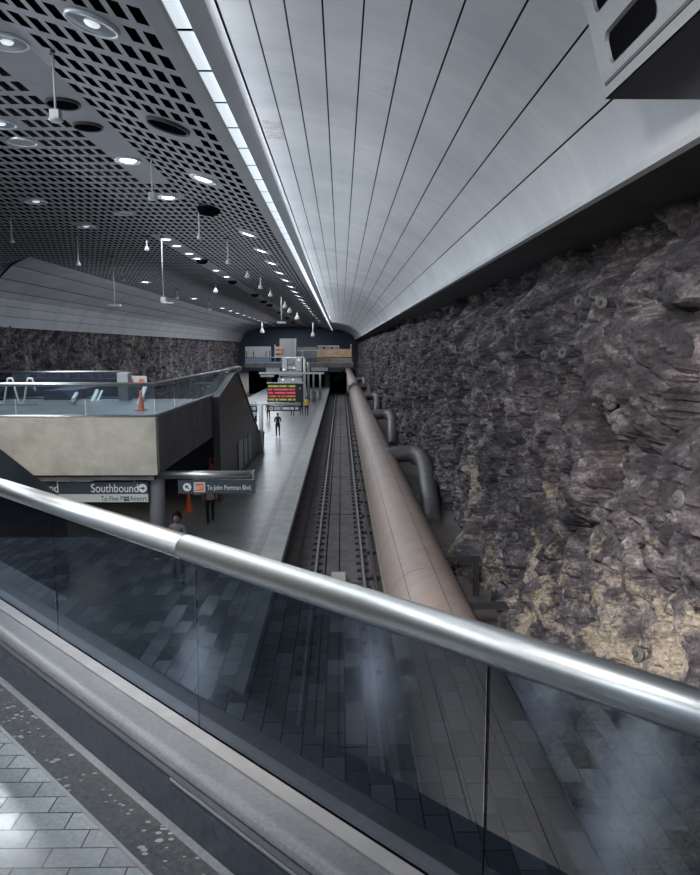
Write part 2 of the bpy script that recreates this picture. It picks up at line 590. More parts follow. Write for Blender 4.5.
def build_perf():
    bm = bmesh.new()
    cw, rh = 0.33, 0.93
    x_edges = []
    x = -3.02
    while x > -33:
        x_edges.append(x)
        x -= cw
    d0 = -8.0
    nrow = int((DEND - d0) / rh)
    holes_skip = [(px, py, pr) for (px, py, pr) in DL_HOLES]
    for i, xr in enumerate(x_edges):
        xl = xr - cw
        xm = (xl + xr) / 2
        z0, z1 = ceil_z(xl), ceil_z(xr)
        for j in range(nrow):
            y0 = d0 + j * rh
            y1 = y0 + rh
            ym = (y0 + y1) / 2
            if xm < -20.8 and ym > 51.5 + (-20.8 - xm) * 1.29:
                continue
            # plain bands without slots
            plain = (-7.45 < xm < -6.25 and ym < 27) or (-10.25 < xm < -9.25 and ym > 39)
            if not plain:
                for (px, py, pr) in holes_skip:
                    if abs(px - xm) < pr + 0.1 and abs(py - ym) < pr + 0.3:
                        plain = True
                        break
            o = [bm.verts.new((a, b, c)) for a, b, c in ((xl, y0, z0), (xr, y0, z1), (xr, y1, z1), (xl, y1, z0))]
            if plain:
                bm.faces.new(o[::-1])
                continue
            a, b = 0.06, 0.155
            zz = lambda q: z0 + (z1 - z0) * (q - xl) / cw
            inn = [bm.verts.new((p, q, zz(p))) for p, q in ((xl + a, y0 + b), (xr - a, y0 + b), (xr - a, y1 - b), (xl + a, y1 - b))]
            for k in range(4):
                bm.faces.new((o[(k + 1) % 4], o[k], inn[k], inn[(k + 1) % 4]))
            if ym < 70:
                tp = [bm.verts.new(v.co + Vector((0, 0, 0.09))) for v in inn]
                for k in range(4):
                    bm.faces.new((inn[(k + 1) % 4], inn[k], tp[k], tp[(k + 1) % 4])).material_index = 1  # slot sides coloured black, putting their shade into the metal
    struct(obj('ceiling', bm, None, mats=[M['perf'], M['black']]), 'dark grey slotted metal ceiling above the platform')
    # black slab puts the darkness of the space above into colour
    bm = bmesh.new()
    prof = [(-34, ZC + 7.2), (-6, ZC + 7.2), (-2.7, ZC + 6.2), (-2.7, ZC + 6.0), (-6, ZC + 7.0), (-34, ZC + 7.0)]
    prism(bm, prof, -8, DEND)
    struct(obj('ceiling_dark_slab', bm, M['black']), 'black slab standing for the dark space above the slotted ceiling')


# downlights: (u, v, radius, state)
DL = []


def dl_add(X, D, r, st, row):
    DL.append((X, D, r, st, row))


for (u, v, r, st) in [(92, 22, .46, 'dim'), (7, 41, .42, 'dim'), (1, 123, .40, 'dim'), (22, 141, .42, 'ring'), (63, 103, .42, 'dark'), (88, 126, .40, 'dark'), (128, 160, .42, 'on'), (36, 201, .44, 'rim'),
                      (86, 226, .44, 'rim'), (168, 125, .55, 'dark'), (168, 197, .40, 'on'), (123, 213, .4, 'ring')]:
    zc = ZC + 6.05
    for _ in range(4):
        P = onz(u, v, zc)
        zc = ceil_z(P.x)
    dl_add(P.x, P.y, r, st, 'near')
for k, D in enumerate([24.5, 36, 42, 48, 54, 60, 66, 72, 78, 84, 90, 96, 102, 110, 118, 126, 136, 148, 160]):
    dl_add(-4.55, D, .46, 'on', 'right')
for k, D in enumerate([67, 89, 110, 118, 126, 134, 142, 150, 158, 166, 174, 182, 192]):
    dl_add(-18.0, D, .5, 'on', 'left')
for k, D in enumerate([41, 43.5, 47.0, 49.5, 57, 62]):
    dl_add(-9.75, D, .38, 'on', 'band')
# over the hall floor behind the camera (seen mirrored in the balustrade glass)
for (X, D) in [(-10.6, -3.3), (-13.3, -5.0), (-16.9, -3.8), (-17.1, 1.0), (-17.7, 6.1)]:
    dl_add(X, D, .45, 'on', 'hall')
DL_HOLES = [(X, D, r) for (X, D, r, st, row) in DL if D < 100]
build_perf()


def vault_profile():
    pts = []
    # ellipse centre (-2.5, 2.0) a 6.6 b 3.3 ; panel joints follow these x/height ratios
    for rr in [1.70, 1.10, .774, .543, .362, .207, .069, -.053, -.164, -.264, -.361]:
        lo, hi = 1.0, 8.0
        for _ in range(50):
            m_ = (lo + hi) / 2
            val = ((rr * m_ + 2.5) / 6.6) ** 2 + ((m_ - 2.0) / 3.3) ** 2
            if val > 1:
                hi = m_
            else:
                lo = m_
        pts.append((rr * lo, lo))
    return pts


VP = vault_profile()


def ell(x, u):  # project onto ellipse radially
    dx, du = (x + 2.5) / 6.6, (u - 2.0) / 3.3
    l = math.hypot(dx, du)
    return (-2.5 + 6.6 * dx / l, 2.0 + 3.3 * du / l)


bm = bmesh.new()
Y0, Y1 = -9, DEND
for a, b in zip(VP, VP[1:]):
    L = math.hypot(b[0] - a[0], b[1] - a[1])
    g = 0.014 / L
    sub = []
    for k in range(7):
        t = g + (1 - 2 * g) * k / 6
        sub.append(ell(a[0] + (b[0] - a[0]) * t, a[1] + (b[1] - a[1]) * t))
    # returned lips into the joint
    for s_, q in ((0, sub[0]), (1, sub[-1])):
        pass
    prof = [(sub[0][0], sub[0][1])] + sub + [(sub[-1][0], sub[-1][1])]
    prof = sub
    A = [bm.verts.new((x, Y0, ZC + u)) for x, u in prof]
    B = [bm.verts.new((x, Y1, ZC + u)) for x, u in prof]
    for i in range(len(prof) - 1):
        f = bm.faces.new((A[i], B[i], B[i + 1], A[i + 1]))
        f.smooth = True
# rolled edge beside the light cove
xe, ue = VP[-1]
prof = []
for k in range(13):
    t = k / 12
    ang = PI / 2 - 0.0 + t * 2.6
    prof.append((xe - 0.02 + 0.24 * math.cos(ang) , ue + 0.24 - 0.24 * math.sin(ang) - 0.0))
prof = [(xe - 0.03 - 0.22 * math.sin(t / 12 * 2.4), ue + 0.22 - 0.22 * math.cos(t / 12 * 2.4)) for t in range(13)]
A = [bm.verts.new((x, Y0, ZC + u)) for x, u in prof]
B = [bm.verts.new((x, Y1, ZC + u)) for x, u in prof]
for i in range(12):
    bm.faces.new((A[i], B[i], B[i + 1], A[i + 1])).smooth = True
struct(obj('ceiling_vault', bm, M['vault']), 'curved pale metal panel vault above the right hand track')
bm = bmesh.new()
prof = [(x * 1.02 + 0.05, ZC + u * 1.02 + 0.08) for x, u in [(4.1, 2.4)] + [ell(*q) for q in VP[1:]] + [(-2.3, 5.6)]]
outer = [(x + 0.6, z + 0.6) for x, z in prof][::-1]
prism(bm, prof + outer, Y0, Y1)
struct(obj('ceiling_vault_backing', bm, M['joint']), 'dark backing behind the vault panel joints')

# cove: dark bevel, light strip, plain margin
bm = bmesh.new()
prof = [(-1.98, 5.62), (-2.39, 5.10), (-2.42, 5.16), (-2.0, 5.75)]
prism(bm, [(x, ZC + u) for x, u in prof], Y0, Y1)
prof = [(-2.66, 5.10), (-3.03, ceil_z(-3.03) - ZC), (-3.03, 5.4), (-2.66, 5.2)]
prism(bm, [(x, ZC + u) for x, u in prof], Y0, Y1)
prism(bm, [(x, ZC + u) for x, u in [(-2.70, 5.07), (-2.64, 5.07), (-2.64, 5.2), (-2.70, 5.2)]], Y0, Y1)
struct(obj('trim_1', bm, M['cove']), 'dark metal cove trim on both sides of the light strip')
strip = empty('light_strip', 'long narrow glowing light strip running between slotted ceiling and vault', 'light', (-2.52, 0, ZC + 5.1))
k = 0
y = -3.2
far = bmesh.new()
while y < DEND - 3:
    if k < 60:
        box('diffuser', -0.125, 0.135, y + 0.06, y + 1.66, 0.0, 0.012, M['tube'], strip)
    else:
        bx(far, -0.125, 0.135, y + 0.06, y + 1.66, 0.0, 0.012)
    k += 1
    y += 1.72
fo = obj('diffuser', far, M['tube'], strip)
fo['kind'] = 'stuff'
box('housing', -0.13, 0.14, -3.2, DEND - 1, 0.016, 0.10, M['black'], strip)

# ---- edge beam and soffit on the right
bm = bmesh.new()
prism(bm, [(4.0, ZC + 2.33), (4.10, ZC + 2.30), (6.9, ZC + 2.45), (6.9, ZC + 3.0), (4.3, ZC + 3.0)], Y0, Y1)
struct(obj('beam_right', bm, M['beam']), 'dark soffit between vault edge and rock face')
bm = bmesh.new()
prism(bm, [(3.93, ZC + 2.30), (4.03, ZC + 2.28), (4.12, ZC + 2.36), (4.0, ZC + 2.44)], Y0, Y1)
struct(obj('trim_2', bm, M['vault']), 'pale lower lip of the vault')

# ---- left vault
LV = [(-20.8, 6.05), (-23.6, 5.9), (-26.0, 5.28), (-27.6, 4.6), (-28.2, 4.15), (-28.6, 3.5), (-29.0, 2.7), (-29.4, 1.75)]
bm = bmesh.new()


def lstart(x):
    return 49 + (-20.8 - x) * 1.29


for i, (a, b) in enumerate(zip(LV, LV[1:])):
    n_ = 5
    for k in range(n_):
        t0, t1 = k / n_, (k + 1) / n_
        if k == n_ - 1:
            t1 -= 0.05
        p = [a[0] + (b[0] - a[0]) * t for t in (t0, t1)]
        q = [a[1] + (b[1] - a[1]) * t for t in (t0, t1)]
        bm.faces.new([bm.verts.new(v) for v in ((p[0], lstart(p[0]), ZC + q[0]), (p[0], DEND, ZC + q[0]), (p[1], DEND, ZC + q[1]), (p[1], lstart(p[1]), ZC + q[1]))][::-1])
struct(obj('ceiling_vault_left', bm, M['vault']), 'pale curved panel vault on the far left above the rock')
bm = bmesh.new()
A = [bm.verts.new((x - .1, lstart(x), ZC + u + .12)) for x, u in LV]
B = [bm.verts.new((x - .1, DEND, ZC + u + .12)) for x, u in LV]
for i in range(len(LV) - 1):
    bm.faces.new((A[i], A[i + 1], B[i + 1], B[i]))
struct(obj('ceiling_vault_left_backing', bm, M['joint']), 'dark backing behind the left vault joints')


# ---- rock faces
def rock(name, xf, ys, zs, sgn, amp, m, label):
    bm = bmesh.new()
    grid = []
    for y in ys:
        row = []
        for z in zs:
            x = xf(y, z)
            p = Vector((0.0, y, z))
            # slanted strata coordinates
            q = Vector((0.3, y * 0.77 + z * 0.64, (z * 0.77 - y * 0.64) * 1.35)) + noise.noise_vector(Vector((0, y, z)) * 0.5) * 0.5
            d = 0.0
            for s, a in ((0.33, 0.75), (0.85, 0.42), (2.1, 0.19), (5.2, 0.08)):
                dist, pts = noise.voronoi(q * s, distance_metric='DISTANCE', exponent=2.5)
                c = pts[0]
                h = noise.cell_vector(c * 7.31)
                off = (h.x - 0.5) * 1.1
                rel = q * s - c
                d += a * (off + rel.y * (h.y - 0.5) * 1.3 + rel.z * (h.z - 0.4) * 0.85)
                if s < 5:
                    e = dist[1] - dist[0]
                    d -= a * 0.6 * max(0.0, 1 - e / 0.12)
            d += 0.45 * (noise.fractal(p * 0.35, 1.0, 2.0, 4))
            d += 0.10 * noise.fractal(p * 2.5 + Vector((5, 0, 0)), 0.8, 2.0, 5)
            row.append(bm.verts.new((x - sgn * d * amp, y, z)))
        grid.append(row)
    for i in range(len(grid) - 1):
        for j in range(len(zs) - 1):
            f = (grid[i][j], grid[i + 1][j], grid[i + 1][j + 1], grid[i][j + 1])
            bm.faces.new(f if sgn < 0 else f[::-1])
    return struct(obj(name, bm, m), label)


ys = [1.5]
while ys[-1] < DEND + 1:
    ys.append(ys[-1] + max(0.055, ys[-1] * 0.0068))
zs = [-1.3 + 0.055 * i for i in range(int(9.75 / 0.055) + 1)]


def xright(y, z):
    t = (z + 1.3) / 9.7
    b = 4.6 + 0.5 * t + 0.75 * min(1.0, max(0, z - 7.1) / 0.8)
    b -= 0.75 * min(1.0, max(0.0, (1.6 - z) / 2.2)) * min(1.0, max(0.0, (27 - y) / 5))
    return b - 0.25 * math.exp(-((z - 5.8) / 1.0) ** 2) * (1 if y < 40 else 0.5)


R = rock('wall_right', xright, ys, zs, 1, 0.62, M['rock'], 'rough dark rock face on the right of the track')
ys2 = [50.0]
while ys2[-1] < DEND + 1:
    ys2.append(ys2[-1] + max(0.35, ys2[-1] * 0.005))
zs2 = [-1.3 + 0.28 * i for i in range(34)]
rock('wall_left', lambda y, z: -29.9, ys2, zs2, -1, 0.8, M['rock_left'], 'dark rock face with pale streaks beyond the left track')
rb = bmesh.new()
rb.from_mesh(R.data)
BV = BVHTree.FromBMesh(rb)
rb.free()

# ---- floors
bm = bmesh.new()
bx(bm, -33, 6, -9, DEND, PIT - 0.3, PIT)
struct(obj('track_bed', bm, M['ballast']), 'brown concrete track slab')
# platform body with its inlaid bands
PY0, PY1 = 10.6, 112
bm = bmesh.new()
bx(bm, -11.3, -2.62, PY0, PY1, -0.25, 0.0)
struct(obj('platform', bm, M['platform']), 'grey stone platform floor')
bm = bmesh.new()
bx(bm, -2.62, -2.36, PY0, PY1, -0.25, 0.0)
struct(obj('platform_band', bm, M['red_granite']), 'dull red stone band in the platform floor')
bm = bmesh.new()
bx(bm, -2.36, -1.71, PY0, PY1, -0.25, 0.0)
struct(obj('platform_edge', bm, M['light_granite']), 'pale stone edge of the platform')
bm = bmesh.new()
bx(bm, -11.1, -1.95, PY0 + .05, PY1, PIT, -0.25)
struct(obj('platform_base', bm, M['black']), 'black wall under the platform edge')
bm = bmesh.new()
bx(bm, -33.5, -33, -9, 52, PIT, ZC + 7)  # unseen dark wall added to keep sky out of the glass reflections
struct(obj('wall_reflection_screen', bm, M['beam']), 'unseen dark wall at the far left, added to darken the glass reflections')
# bulkhead at the end of the cavern
bm = bmesh.new()
bx(bm, -34, 7, DEND - 0.5, DEND, PIT, ZC + 7)
struct(obj('wall_end', bm, M['navy']), 'dark blue end wall of the station')

# ================================================================== NEAR MEZZANINE (camera side)
nrm = Vector((1, 1, 0)) / math.sqrt(2)
tan = Vector((1, -1, 0)) / math.sqrt(2)


def dt(d, t, z):
    return nrm * d + tan * t + Vector((0, 0, z))


def plane_t(u, v, d):   # point where the view line meets the vertical plane at distance d
    r = ray(u, v)
    return EYE + r * (d / r.dot(nrm))


T0, T1 = -7.5, 6.0


def band(name, prof, m, t0=T0, t1=T1, parent=None):
    # prof in (d, z), swept along the 45 degree edge
    bm = bmesh.new()
    A = [bm.verts.new(dt(d, t0, z)) for d, z in prof]
    B = [bm.verts.new(dt(d, t1, z)) for d, z in prof]
    k = len(prof)
    for i in range(k):
        j = (i + 1) % k
        bm.faces.new((A[i], B[i], B[j], A[j]))
    bm.faces.new(A)
    bm.faces.new(B[::-1])
    bmesh.ops.recalc_face_normals(bm, faces=bm.faces)
    return obj(name, bm, m, parent)


bm = bmesh.new()
poly = [dt(1.028, T0, FL), dt(1.028, T1, FL), Vector((-6, -9, FL)), ]
pl = [dt(1.028, -6.2, FL), dt(1.028, 5.5, FL), Vector((5.2, -14, FL)), Vector((-4.2, -14, FL)), Vector((-4.2, 5.1, FL))]
top = [bm.verts.new(p) for p in pl]
bot = [bm.verts.new(p + Vector((0, 0, -0.4))) for p in pl]
bm.faces.new(top)
bm.faces.new(bot[::-1])
for i in range(5):
    j = (i + 1) % 5
    bm.faces.new((top[i], bot[i], bot[j], top[j]))
bmesh.ops.recalc_face_normals(bm, faces=bm.faces)
struct(obj('floor', bm, M['paver']), 'grey brick paver floor of the upper level')
struct(band('trim_3', [(1.022, FL - .02), (1.036, FL - .02), (1.036, FL + .006), (1.022, FL + .006)], M['pale_metal'], -6, 5), 'thin metal edging between pavers and granite strip')
struct(band('floor_border', [(1.036, FL - .4), (1.19, FL - .4), (1.19, FL + .002), (1.036, FL + .002)], M['worn'], -6, 5), 'speckled dark granite strip along the curb foot')
# curb with rounded nose
prof = [(1.19, FL - .4), (1.19, FL)]
prof += [(1.200, FL + .012), (1.205, FL + .02), (1.205, FL + .225)]
for k in range(9):
    a = PI - k / 8 * PI / 2
    prof.append((1.235 + 0.04 * math.cos(a) , FL + .225 + 0.04 * math.sin(a)))
prof += [(1.300, FL + .266), (1.300, FL + .25), (1.66, FL + .25), (1.68, FL + .23), (1.68, FL - .9), (1.3, FL - .9)]
curb = band('curb', prof, M['dark_granite'], -6, 5)
struct(curb, 'dark granite curb along the balcony edge')
nose = [(1.1955, FL + .20)]
for k in range(9):
    a = PI - k / 8 * PI / 2
    nose.append((1.240 + 0.045 * math.cos(a), FL + .225 + 0.045 * math.sin(a)))
nose += [(1.305, FL + .272), (1.305, FL + .255), (1.21, FL + .20)]
struct(band('trim_4', nose, M['ledge'], -6, 5), 'rounded grey stone nosing and ledge on the curb')
struct(band('trim_5', [(1.197, FL + .180), (1.2045, FL + .178), (1.2045, FL + .192), (1.197, FL + .190)], M['steel_dull'], plane_t(170, 762, 1.2).dot(tan), 5), 'thin metal strip on the curb face')
struct(band('baseboard_curb', [(1.186, FL + .002), (1.2055, FL + .002), (1.2055, FL + .02), (1.196, FL + .010)], M['ledge'], -6, 5), 'worn cove at the foot of the curb')
for t in (-1.9, 0.2):
    pass

bal = empty('glass_balustrade', 'foreground glass balustrade with thick brushed steel tube handrail on granite curb', 'balustrade', (0, 0, 0))
GD = 1.372
p0 = plane_t(0, 487, GD)
p1 = plane_t(700, 713, GD)
t0_, t1_ = p0.dot(tan), p1.dot(tan)
zt = lambda t: p0.z + (p1.z - p0.z) * (t - t0_) / (t1_ - t0_)
jt = plane_t(186, 544, GD).dot(tan)
ta, tb = t0_ - 1.6, t1_ + 1.6
for (a, b) in ((ta, jt - 0.0015), (jt + 0.0015, tb)):
    h = tubeobj('handrail', [dt(GD, a, zt(a)), dt(GD, b, zt(b))], 0.0455, M['steel'], bal, 48)
tubeobj('rail_connector', [dt(GD, jt - 0.03, zt(jt - .03)), dt(GD, jt + 0.03, zt(jt + .03))], 0.0435, M['dark'], bal, 32)
jts = [plane_t(57, 605, GD).dot(tan), plane_t(198, 645, GD).dot(tan), plane_t(486.5, 765, GD).dot(tan)]
edges = [ta] + jts + [tb]
for a, b in zip(edges, edges[1:]):
    bm = bmesh.new()
    g0, g1 = a + 0.0025, b - 0.0025
    for (za, zb) in ((0, 0),):
        vs = [bm.verts.new(dt(d, t, z)) for d in (GD - .005, GD + .005) for (t, z) in ((g0, FL + .262), (g1, FL + .262), (g1, zt(g1) - .03), (g0, zt(g0) - .03))]
    # a single reflecting pane face; the edges are capped
    bm.faces.new(vs[0:4])
    obj('glass_panel', bm, M['glass'], bal)
    for t in (b,):
        if t < tb:
            bm = bmesh.new()
            q = [bm.verts.new(dt(d, tt, z)) for d in (GD - .0045, GD + .0045) for tt in (t - .0022, t + .0022) for z in (FL + .262, zt(t) - .03)]
            for f in ((0, 1, 3, 2), (4, 6, 7, 5), (0, 4, 5, 1), (2, 3, 7, 6)):
                bm.faces.new([q[i] for i in f])
            obj('glass_joint', bm, M['black'], bal)
ch = band('base_channel', [(1.308, FL + .255), (1.308, FL + .278), (1.362, FL + .278), (1.362, FL + .255)], M['pale_metal'], -6, 5, bal)
band('base_gasket', [(1.363, FL + .255), (1.363, FL + .272), (1.392, FL + .272), (1.392, FL + .255)], M['black'], -6, 5, bal)

# ================================================================== TRACKS AND DUCT
track = empty('railway_track', 'right hand railway track of two steel rails on a brown slab', 'track', (-0.06, 0, PIT))
TY0, TY1 = 2.0, 118.0
rp = [(-.07, 0), (.07, 0), (.07, .012), (.012, .03), (.012, .115), (.034, .125), (.034, .16), (-.034, .16), (-.034, .125), (-.012, .115), (-.012, .03), (-.07, .012)]
for s in (-1, 1):
    bm = bmesh.new()
    prism(bm, [(s * 0.7525 + x, z + 0.01) for x, z in rp], TY0, TY1)
    for f in bm.faces:
        c = f.calc_center_median()
        f.material_index = 1 if c.z > 0.14 else 0
    obj('rail', bm, None, track, mats=[M['railbody'], M['railhead']])


def fast(bm, x, y):
    for sd in (-1, 1):
        bx(bm, x + sd * 0.13 - 0.055, x + sd * 0.13 + 0.055, y - 0.10, y + 0.10, 0.0, 0.075)
    bx(bm, x - 0.2, x + 0.2, y - 0.13, y + 0.13, 0.0, 0.02)


fb = bmesh.new()
fast(fb, 0, 0)
f0 = obj('rail_fastener', fb, M['dark'], track)
stuff = bmesh.new()
cnt = 0
y = 15.0
first = True
while y < 112:
    for s in (-1, 1):
        if cnt < 100:
            o = f0 if first else f0.copy()
            if not first:
                C.objects.link(o)
            first = False
            o.location = (s * 0.7525, y, 0.0)
            cnt += 1
        else:
            fast(stuff, s * 0.7525, y)
    y += 0.8
so = obj('rail_fastener', stuff, M['dark'], track)
so['kind'] = 'stuff'
# centre joint, side ribs
bm = bmesh.new()
bx(bm, -0.015, 0.015, TY0, TY1, 0.0, 0.012)
bx(bm, -0.47, -0.44, TY0, TY1, 0.0, 0.03)
obj('slab_joint', bm, M['black'], track)
bm = bmesh.new()
for yy in range(12, 110, 9):
    bx(bm, -1.2, 0.85, yy - 0.02, yy + 0.02, 0.0, 0.008)
obj('cross_joint', bm, M['black'], track)
# cable trough left of the track
tag(box('cable_trough', -1.46, -1.36, TY0, 112, PIT, PIT + .06, M['railbody']), 'thin dark cable trough on the slab between platform and left rail', 'trough')
third = empty('third_rail', 'dark power rail on blocks between right rail and brown duct', 'rail', (1.02, 0, PIT))
box('rail_beam', -0.045, 0.045, TY0, 118, 0.12, 0.22, M['railbody'], third)
b0 = bmesh.new()
bx(b0, -0.13, 0.17, -0.2, 0.2, 0, 0.12, 0, 0.01)
b0 = obj('support_block', b0, M['dark'], third)
first = True
y = 13.2
while y < 112:
    o = b0 if first else b0.copy()
    if not first:
        C.objects.link(o)
    first = False
    o.location = (0, y, 0)
    y += 2.75
# small junction box between the rails
P = onz(338.5, 581, PIT)
jb = empty('junction_box', 'small pale ribbed box between the rails near the handrail', 'box', (P.x, P.y, PIT + .0125))
box('body', -0.22, 0.22, -0.16, 0.16, 0, 0.22, M['sign_white'], jb, 0.012)
bm = bmesh.new()
for k in range(5):
    bx(bm, -0.2 + k * 0.09, -0.16 + k * 0.09, -0.17, 0.17, 0.22, 0.235)
obj('lid', bm, M['grey'], jb)

# the big duct
DX, DZ, DR = 2.16, ZC - 6.45, 0.965
duct = empty('ventilation_duct', 'huge brown round ventilation duct running beside the track', 'duct', (DX, 0, DZ))
bm = bmesh.new()
tube(bm, [(0, y, 0) for y in (-2, 17.3, 40, 80, 120, 160, DEND - 1)], DR, 72)
obj('duct_shell', bm, M['pipe'], duct)
for ratio in (0.276, 0.421):
    th = math.atan(ratio)
    # intersection of the view ray with the shell, in cross section
    d = Vector((math.sin(th), -math.cos(th)))
    c = Vector((DX, -6.45))
    b_ = d.dot(c)
    s = b_ - math.sqrt(b_ * b_ - (c.dot(c) - DR * DR))
    q = (d * s - c).normalized()
    e = Vector((-q.y, q.x)) * 0.008
    w = DR + 0.004
    bm = bmesh.new()
    prism(bm, [(q.x * w + e.x, q.y * w + e.y), (q.x * w - e.x, q.y * w - e.y), (q.x * (w - .03) - e.x, q.y * (w - .03) - e.y), (q.x * (w - .03) + e.x, q.y * (w - .03) + e.y)], -2, DEND - 2)
    bmesh.ops.recalc_face_normals(bm, faces=bm.faces)
    obj('lengthwise_seam', bm, M['pipe_seam'], duct)
for yy in (17.3, 41, 65, 89, 113):
    bm = bmesh.new()
    tube(bm, [(0, yy - .012, 0), (0, yy + .012, 0)], DR + 0.005, 72, caps=False)
    obj('ring_seam', bm, M['pipe_seam'], duct)
# plinth with a ragged pale top edge
bm = bmesh.new()
prof = [(1.24, PIT), (1.24, PIT + .34), (1.30, PIT + .40), (1.5, PIT + .40), (1.5, PIT)]
ysr = [TY0 + i * 0.35 for i in range(310)]
prev = None
for yy in ysr:
    j = (random.random() - .5) * 0.035
    row = [bm.verts.new((x + (j if i in (1, 2) else 0), yy, z + (j * .8 if i in (1, 2) else 0))) for i, (x, z) in enumerate(prof)]
    if prev:
        for i in range(4):
            bm.faces.new((prev[i], prev[i + 1], row[i + 1], row[i]))
    prev = row
struct(obj('duct_plinth', bm, M['concrete']), 'rough pale concrete kerb under the brown duct')

# elbow branches on the rock side
for k, D in enumerate([38.5, 62, 86, 108, 131]):
    pts = []
    ctrl = [Vector((2.6, D, ZC - 5.9)), Vector((3.5, D, ZC - 5.75)), Vector((4.2, D - .3, ZC - 5.75)), Vector((4.45, D - 1.8, ZC - 5.95)), Vector((4.3, D - 5, ZC - 6.5)), Vector((3.85, D - 10, ZC - 7.3))]
    for i in range(len(ctrl) - 1):
        a = ctrl[max(0, i - 1)]
        b, c = ctrl[i], ctrl[i + 1]
        e = ctrl[min(len(ctrl) - 1, i + 2)]
        for s in range(6):
            t = s / 6
            pts.append(0.5 * ((2 * b) + (c - a) * t + (2 * a - 5 * b + 4 * c - e) * t * t + (-a + 3 * b - 3 * c + e) * t ** 3))
    pts.append(ctrl[-1])
    o = tubeobj('branch_pipe', [p - duct.location - Vector((.12, 0, 0)) for p in pts], 0.44, M['elbow'], duct, 28)
    o['label'] = 'dark bent branch pipe towards the rock'
for (u0, v0, u1, lab) in ((444, 558, 476, 'upper short dark steel strut from duct to rock beside second pale rock'), (462, 605, 513, 'lower dark steel strut from duct to rock just above the handrail')):
    a = onz(u0, v0, ZC - 6.0)
    b = onz(u1, v0, ZC - 6.0)
    lab = 'farther short dark steel strut between duct and rock' if v0 < 580 else 'nearer dark steel strut between duct and rock just above handrail'
    s = empty('duct_strut', lab, 'strut', (0, a.y, 0), 'steel struts between duct and rock')
    box('crossbar', DX + DR * .93, b.x + .1, -.07, .07, ZC - 6.08, ZC - 5.94, M['dark'], s)
    box('drop_leg', b.x - .06, b.x + .08, -.07, .07, PIT, ZC - 6.08, M['dark'], s)

# ---- rock bolts
bm = bmesh.new()
lathe(bm, [(0.0, 0.0), (0.135, 0.0), (0.14, 0.02), (0.11, 0.035), (0.05, 0.045), (0.045, 0.045)], 20)
plate0 = obj('bolt_plate', bm, M['bolt'])
bm = bmesh.new()
lathe(bm, [(0.045, 0.03), (0.045, 0.07), (0.03, 0.085), (0.0, 0.085)], 8)
nut0 = obj('bolt_nut', bm, M['railbody'])
BOLTS = [(580, 301, 'upper left of a pair high on the dark rock'), (602, 303, 'upper right of a pair high on the dark rock'), (611, 402, 'alone at mid height right of the rock centre'), (564, 353, 'edge on, beneath the upper pair'),
         (516, 537, 'beside the pale patch above the steel strut'), (613, 537, 'turned sideways above the pale rock'), (453, 474, 'small, right of the bent pipe'), (543, 609, 'low in the pale rock, left one'),
         (580, 617, 'low in the pale rock, right one'), (638, 655, 'lowest, just above the handrail'), (680, 500, 'near right picture edge'), (545, 355, 'small, left of the edge on plate'), (480, 300, 'far along under the vault edge')]
for k, (u, v, w) in enumerate(BOLTS):
    r = ray(u, v).normalized()
    hit = BV.ray_cast(EYE, r)
    if hit[0] is None:
        continue
    nn = (hit[1] * (1 if hit[1].dot(r) < 0 else -1)).normalized()
    nn = (nn * 0.45 + Vector((-1, -0.25, 0.1)) * 0.8).normalized()
    e = empty('rock_bolt', 'round grey rock bolt plate, ' + w, 'rock bolt', hit[0] + nn * 0.01, 'rock bolts on the right rock face')
    e.rotation_euler = nn.to_track_quat('Z', 'Y').to_euler()
    a, b = (plate0, nut0) if k == 0 else (plate0.copy(), nut0.copy())
    if k:
        C.objects.link(a)
        C.objects.link(b)
    a.parent = e
    b.parent = e

# ---- hanging casing at the upper right
cas = empty('hanging_casing', 'grey metal casing with rounded dark windows hanging at upper right', 'casing', (0, 0, ZC + 2.6))
fz = lambda h: 2.78 - 0.24 * h          # face leans inwards going up
CY1 = 7.85


def facex(z):
    return 2.78 - 0.27 * z


# face quad with two openings, built as strips
SEG = []


def rrect(y0, y1, z0, z1, r, n=6):
    pts = []
    for (cy_, cz_, a0) in ((y1 - r, z1 - r, 0), (y0 + r, z1 - r, PI / 2), (y0 + r, z0 + r, PI), (y1 - r, z0 + r, 1.5 * PI)):
        for k in range(n + 1):
            a = a0 + PI / 2 * k / n
            pts.append((cy_ + r * math.cos(a), cz_ + r * math.sin(a)))
    return pts


wins = [(6.45, 7.55, 0.22, 0.52), (6.45, 7.64, 0.735, 1.06), (5.0, 6.1, 0.22, 0.52), (5.0, 6.1, .735, 1.06)]
# body
bm = bmesh.new()
prof = [(facex(0), 0), (facex(1.3), 1.3), (6.4, 1.3), (6.4, 0)]
A = [bm.verts.new((x, -2, z)) for x, z in prof]
B = [bm.verts.new((x, CY1, z)) for x, z in prof]
for i, j in ((1, 2), (2, 3)):
    bm.faces.new((A[i], A[j], B[j], B[i]))
bm.faces.new(B[::-1])
obj('shell', bm, M['casing'], cas)
bm = bmesh.new()
bm.faces.new([bm.verts.new(p) for p in ((facex(0) + .02, -2, -.004), (6.4, -2, -.004), (6.4, CY1 - .02, -.004), (facex(0) + .02, CY1 - .02, -.004))])
obj('underside', bm, M['dark'], cas)
# front face with holes: fill between outline and windows with triangle_fill
bm = bmesh.new()
es = []


def loop(pts):
    vs = [bm.verts.new((facex(z), y, z)) for y, z in pts]
    return [bm.edges.new((vs[i], vs[(i + 1) % len(vs)])) for i in range(len(vs))]


